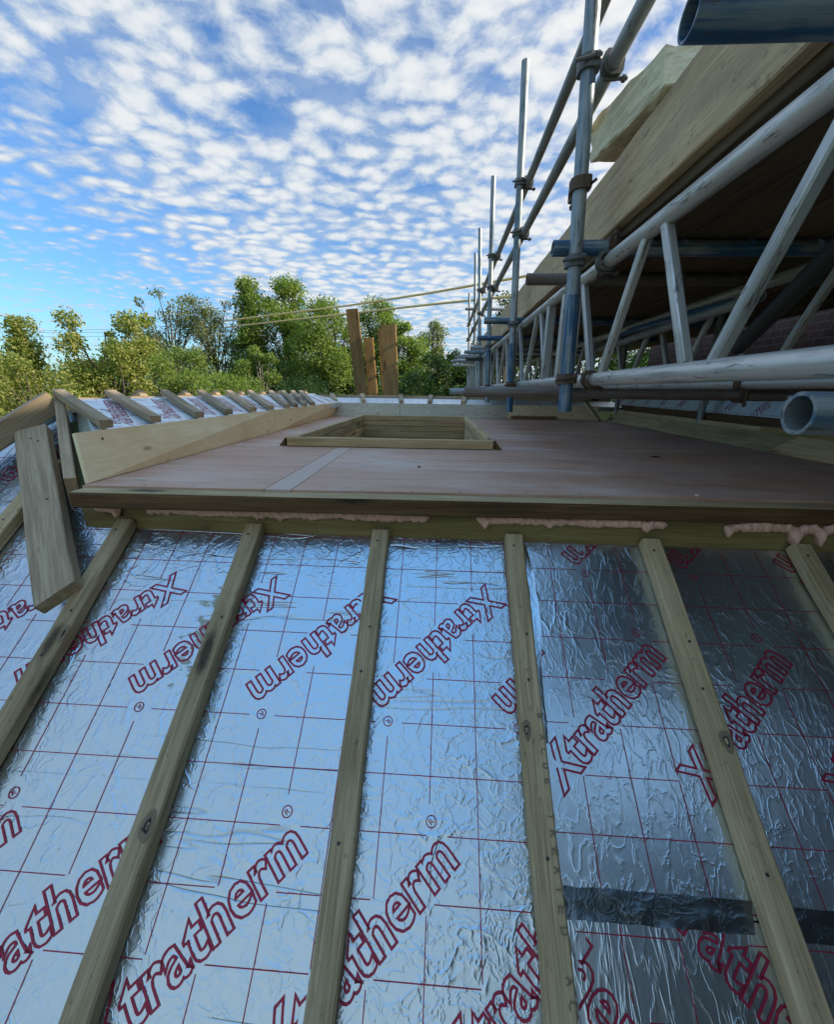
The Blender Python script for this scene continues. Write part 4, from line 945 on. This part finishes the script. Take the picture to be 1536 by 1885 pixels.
plant('bush', 'bush', 'pale yellowing bush low at the left edge beside the hip board', 40, 655, 9.0, 190, 'leaf_yellow', 12, 6500, leaf=.10, shape='round', low=.1, nclump=40, clump=.13)
plant('bush', 'bush', 'bright yellow green bush with upright shoots left of the sparse trees', 185, 572, 11, 150, 'leaf_yellow', 13, 8000, leaf=.125, shape='fan', low=.1, nclump=50, clump=.085)
plant('bush', 'bush', 'dark green bush filling the gap right of the bright yellow green bush', 260, 640, 13, 150, 'leaf_green', 14, 6000, leaf=.12, shape='round', low=.05, nclump=36, clump=.15)
plant('tree', 'tree', 'sparse airy tree with thin crown left of the centre', 300, 540, 19, 130, 'leaf_grey', 15, 3200, leaf=.15, shape='fan', low=.30, nclump=40, clump=.09)
plant('tree', 'tree', 'sparse tree with bare twigs showing sky right beside the first airy tree', 385, 533, 20, 120, 'leaf_grey', 16, 3000, leaf=.15, shape='fan', low=.28, nclump=40, clump=.09)
plant('tree', 'tree', 'small leafy tree with pale stem below the airy trees', 345, 640, 15, 150, 'leaf_green', 17, 5500, leaf=.13, shape='round', low=.05, nclump=36, clump=.13, bark='pale_bark')
plant('tree', 'tree', 'tallest bright green tree, narrow lobed crown left of centre', 452, 514, 20, 66, 'leaf_bright', 18, 6500, leaf=.16, shape='round', low=.22, nclump=52, clump=.085)
plant('tree', 'tree', 'tall bright green tree with broad top just right of the tallest one', 520, 512, 20.5, 105, 'leaf_bright', 19, 9000, leaf=.16, shape='round', low=.2, nclump=70, clump=.085)
plant('tree', 'tree', 'full green tree standing left of the upright timbers', 600, 553, 19, 150, 'leaf_green', 20, 13000, leaf=.15, shape='round', low=.08, nclump=95, clump=.10)
plant('tree', 'tree', 'dark green tree in shade below the tallest trees', 480, 640, 17, 150, 'leaf_green', 21, 6500, leaf=.14, shape='round', low=.05, nclump=36, clump=.13, bark='pale_bark')
plant('tree', 'tree', 'green tree seen behind the upright timbers', 695, 552, 20, 110, 'leaf_green', 22, 9500, leaf=.15, shape='round', low=.08, nclump=75, clump=.09)
plant('tree', 'tree', 'green tree with drooping leaves right of the upright timbers', 745, 588, 19, 90, 'leaf_bright', 23, 8000, leaf=.15, shape='round', low=.05, nclump=44, clump=.09, droop=.9)
plant('tree', 'tree', 'pale thin tree between the timbers and the dark evergreen', 797, 592, 22, 62, 'leaf_grey', 24, 2600, leaf=.16, shape='round', low=.2, nclump=24, clump=.08)
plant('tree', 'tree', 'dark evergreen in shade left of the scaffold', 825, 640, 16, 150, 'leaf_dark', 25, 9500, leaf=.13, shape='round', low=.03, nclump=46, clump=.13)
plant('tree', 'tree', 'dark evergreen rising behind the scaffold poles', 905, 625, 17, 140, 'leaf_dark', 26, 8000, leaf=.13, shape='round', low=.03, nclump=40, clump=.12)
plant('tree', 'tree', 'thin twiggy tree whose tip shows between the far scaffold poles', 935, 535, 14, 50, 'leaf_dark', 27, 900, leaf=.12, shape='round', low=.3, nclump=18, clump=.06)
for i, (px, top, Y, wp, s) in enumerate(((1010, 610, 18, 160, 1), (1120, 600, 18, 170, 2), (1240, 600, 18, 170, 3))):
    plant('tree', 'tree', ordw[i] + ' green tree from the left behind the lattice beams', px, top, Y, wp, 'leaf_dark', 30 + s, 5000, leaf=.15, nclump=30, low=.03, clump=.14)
for i, (px, top, Y, wp) in enumerate(((-110, 640, 11, 260), (120, 668, 14, 240), (330, 676, 13, 200), (420, 690, 12, 170), (560, 690, 14, 190), (655, 690, 15, 150), (760, 680, 15, 160))):
    plant('bush', 'bush', ['wide green bush beyond the left edge of the photo', 'low green bush behind the left rafters', 'low green bush below the sparse trees', 'low green bush above the left upstand', 'low dark bush above the far left corner', 'low bush behind the upright timbers', 'low dark bush right of the upright timbers'][i], px, top, Y, wp, ['leaf_yellow', 'leaf_green', 'leaf_green', 'leaf_green', 'leaf_dark', 'leaf_green', 'leaf_dark'][i], 50 + i, 4200, leaf=.11, nclump=30, low=.02, clump=.15, group='bushes beyond the roof')
# far wood closing the horizon
me_cl = []
rr = rnd(9)
for k in range(260):
    x = -70 + 140 * k / 260 + rr.uniform(-.4, .4); top = 5.4 + 1.5 * mnoise.noise((x * .16, 3, 0)) + .8 * mnoise.noise((x * .5, 1, 0))
    me_cl.append(((x, rr.uniform(-3, 3), rr.uniform(.2, 1) * top), rr.uniform(.8, 1.5)))
for k in range(120): me_cl.append(((-60 + k + rr.uniform(-.4, .4), rr.uniform(-1, 2), 1.2), 1.8))
fw_ = bpy.data.objects.new('far_wood', crown_mesh(me_cl, .30, 77, 'leaf_wood', 70000)); COL.objects.link(fw_); fw_.location = (0, 30, -2.9)
tag(fw_, 'far belt of woodland closing the horizon behind the trees', 'wood', kind='stuff')
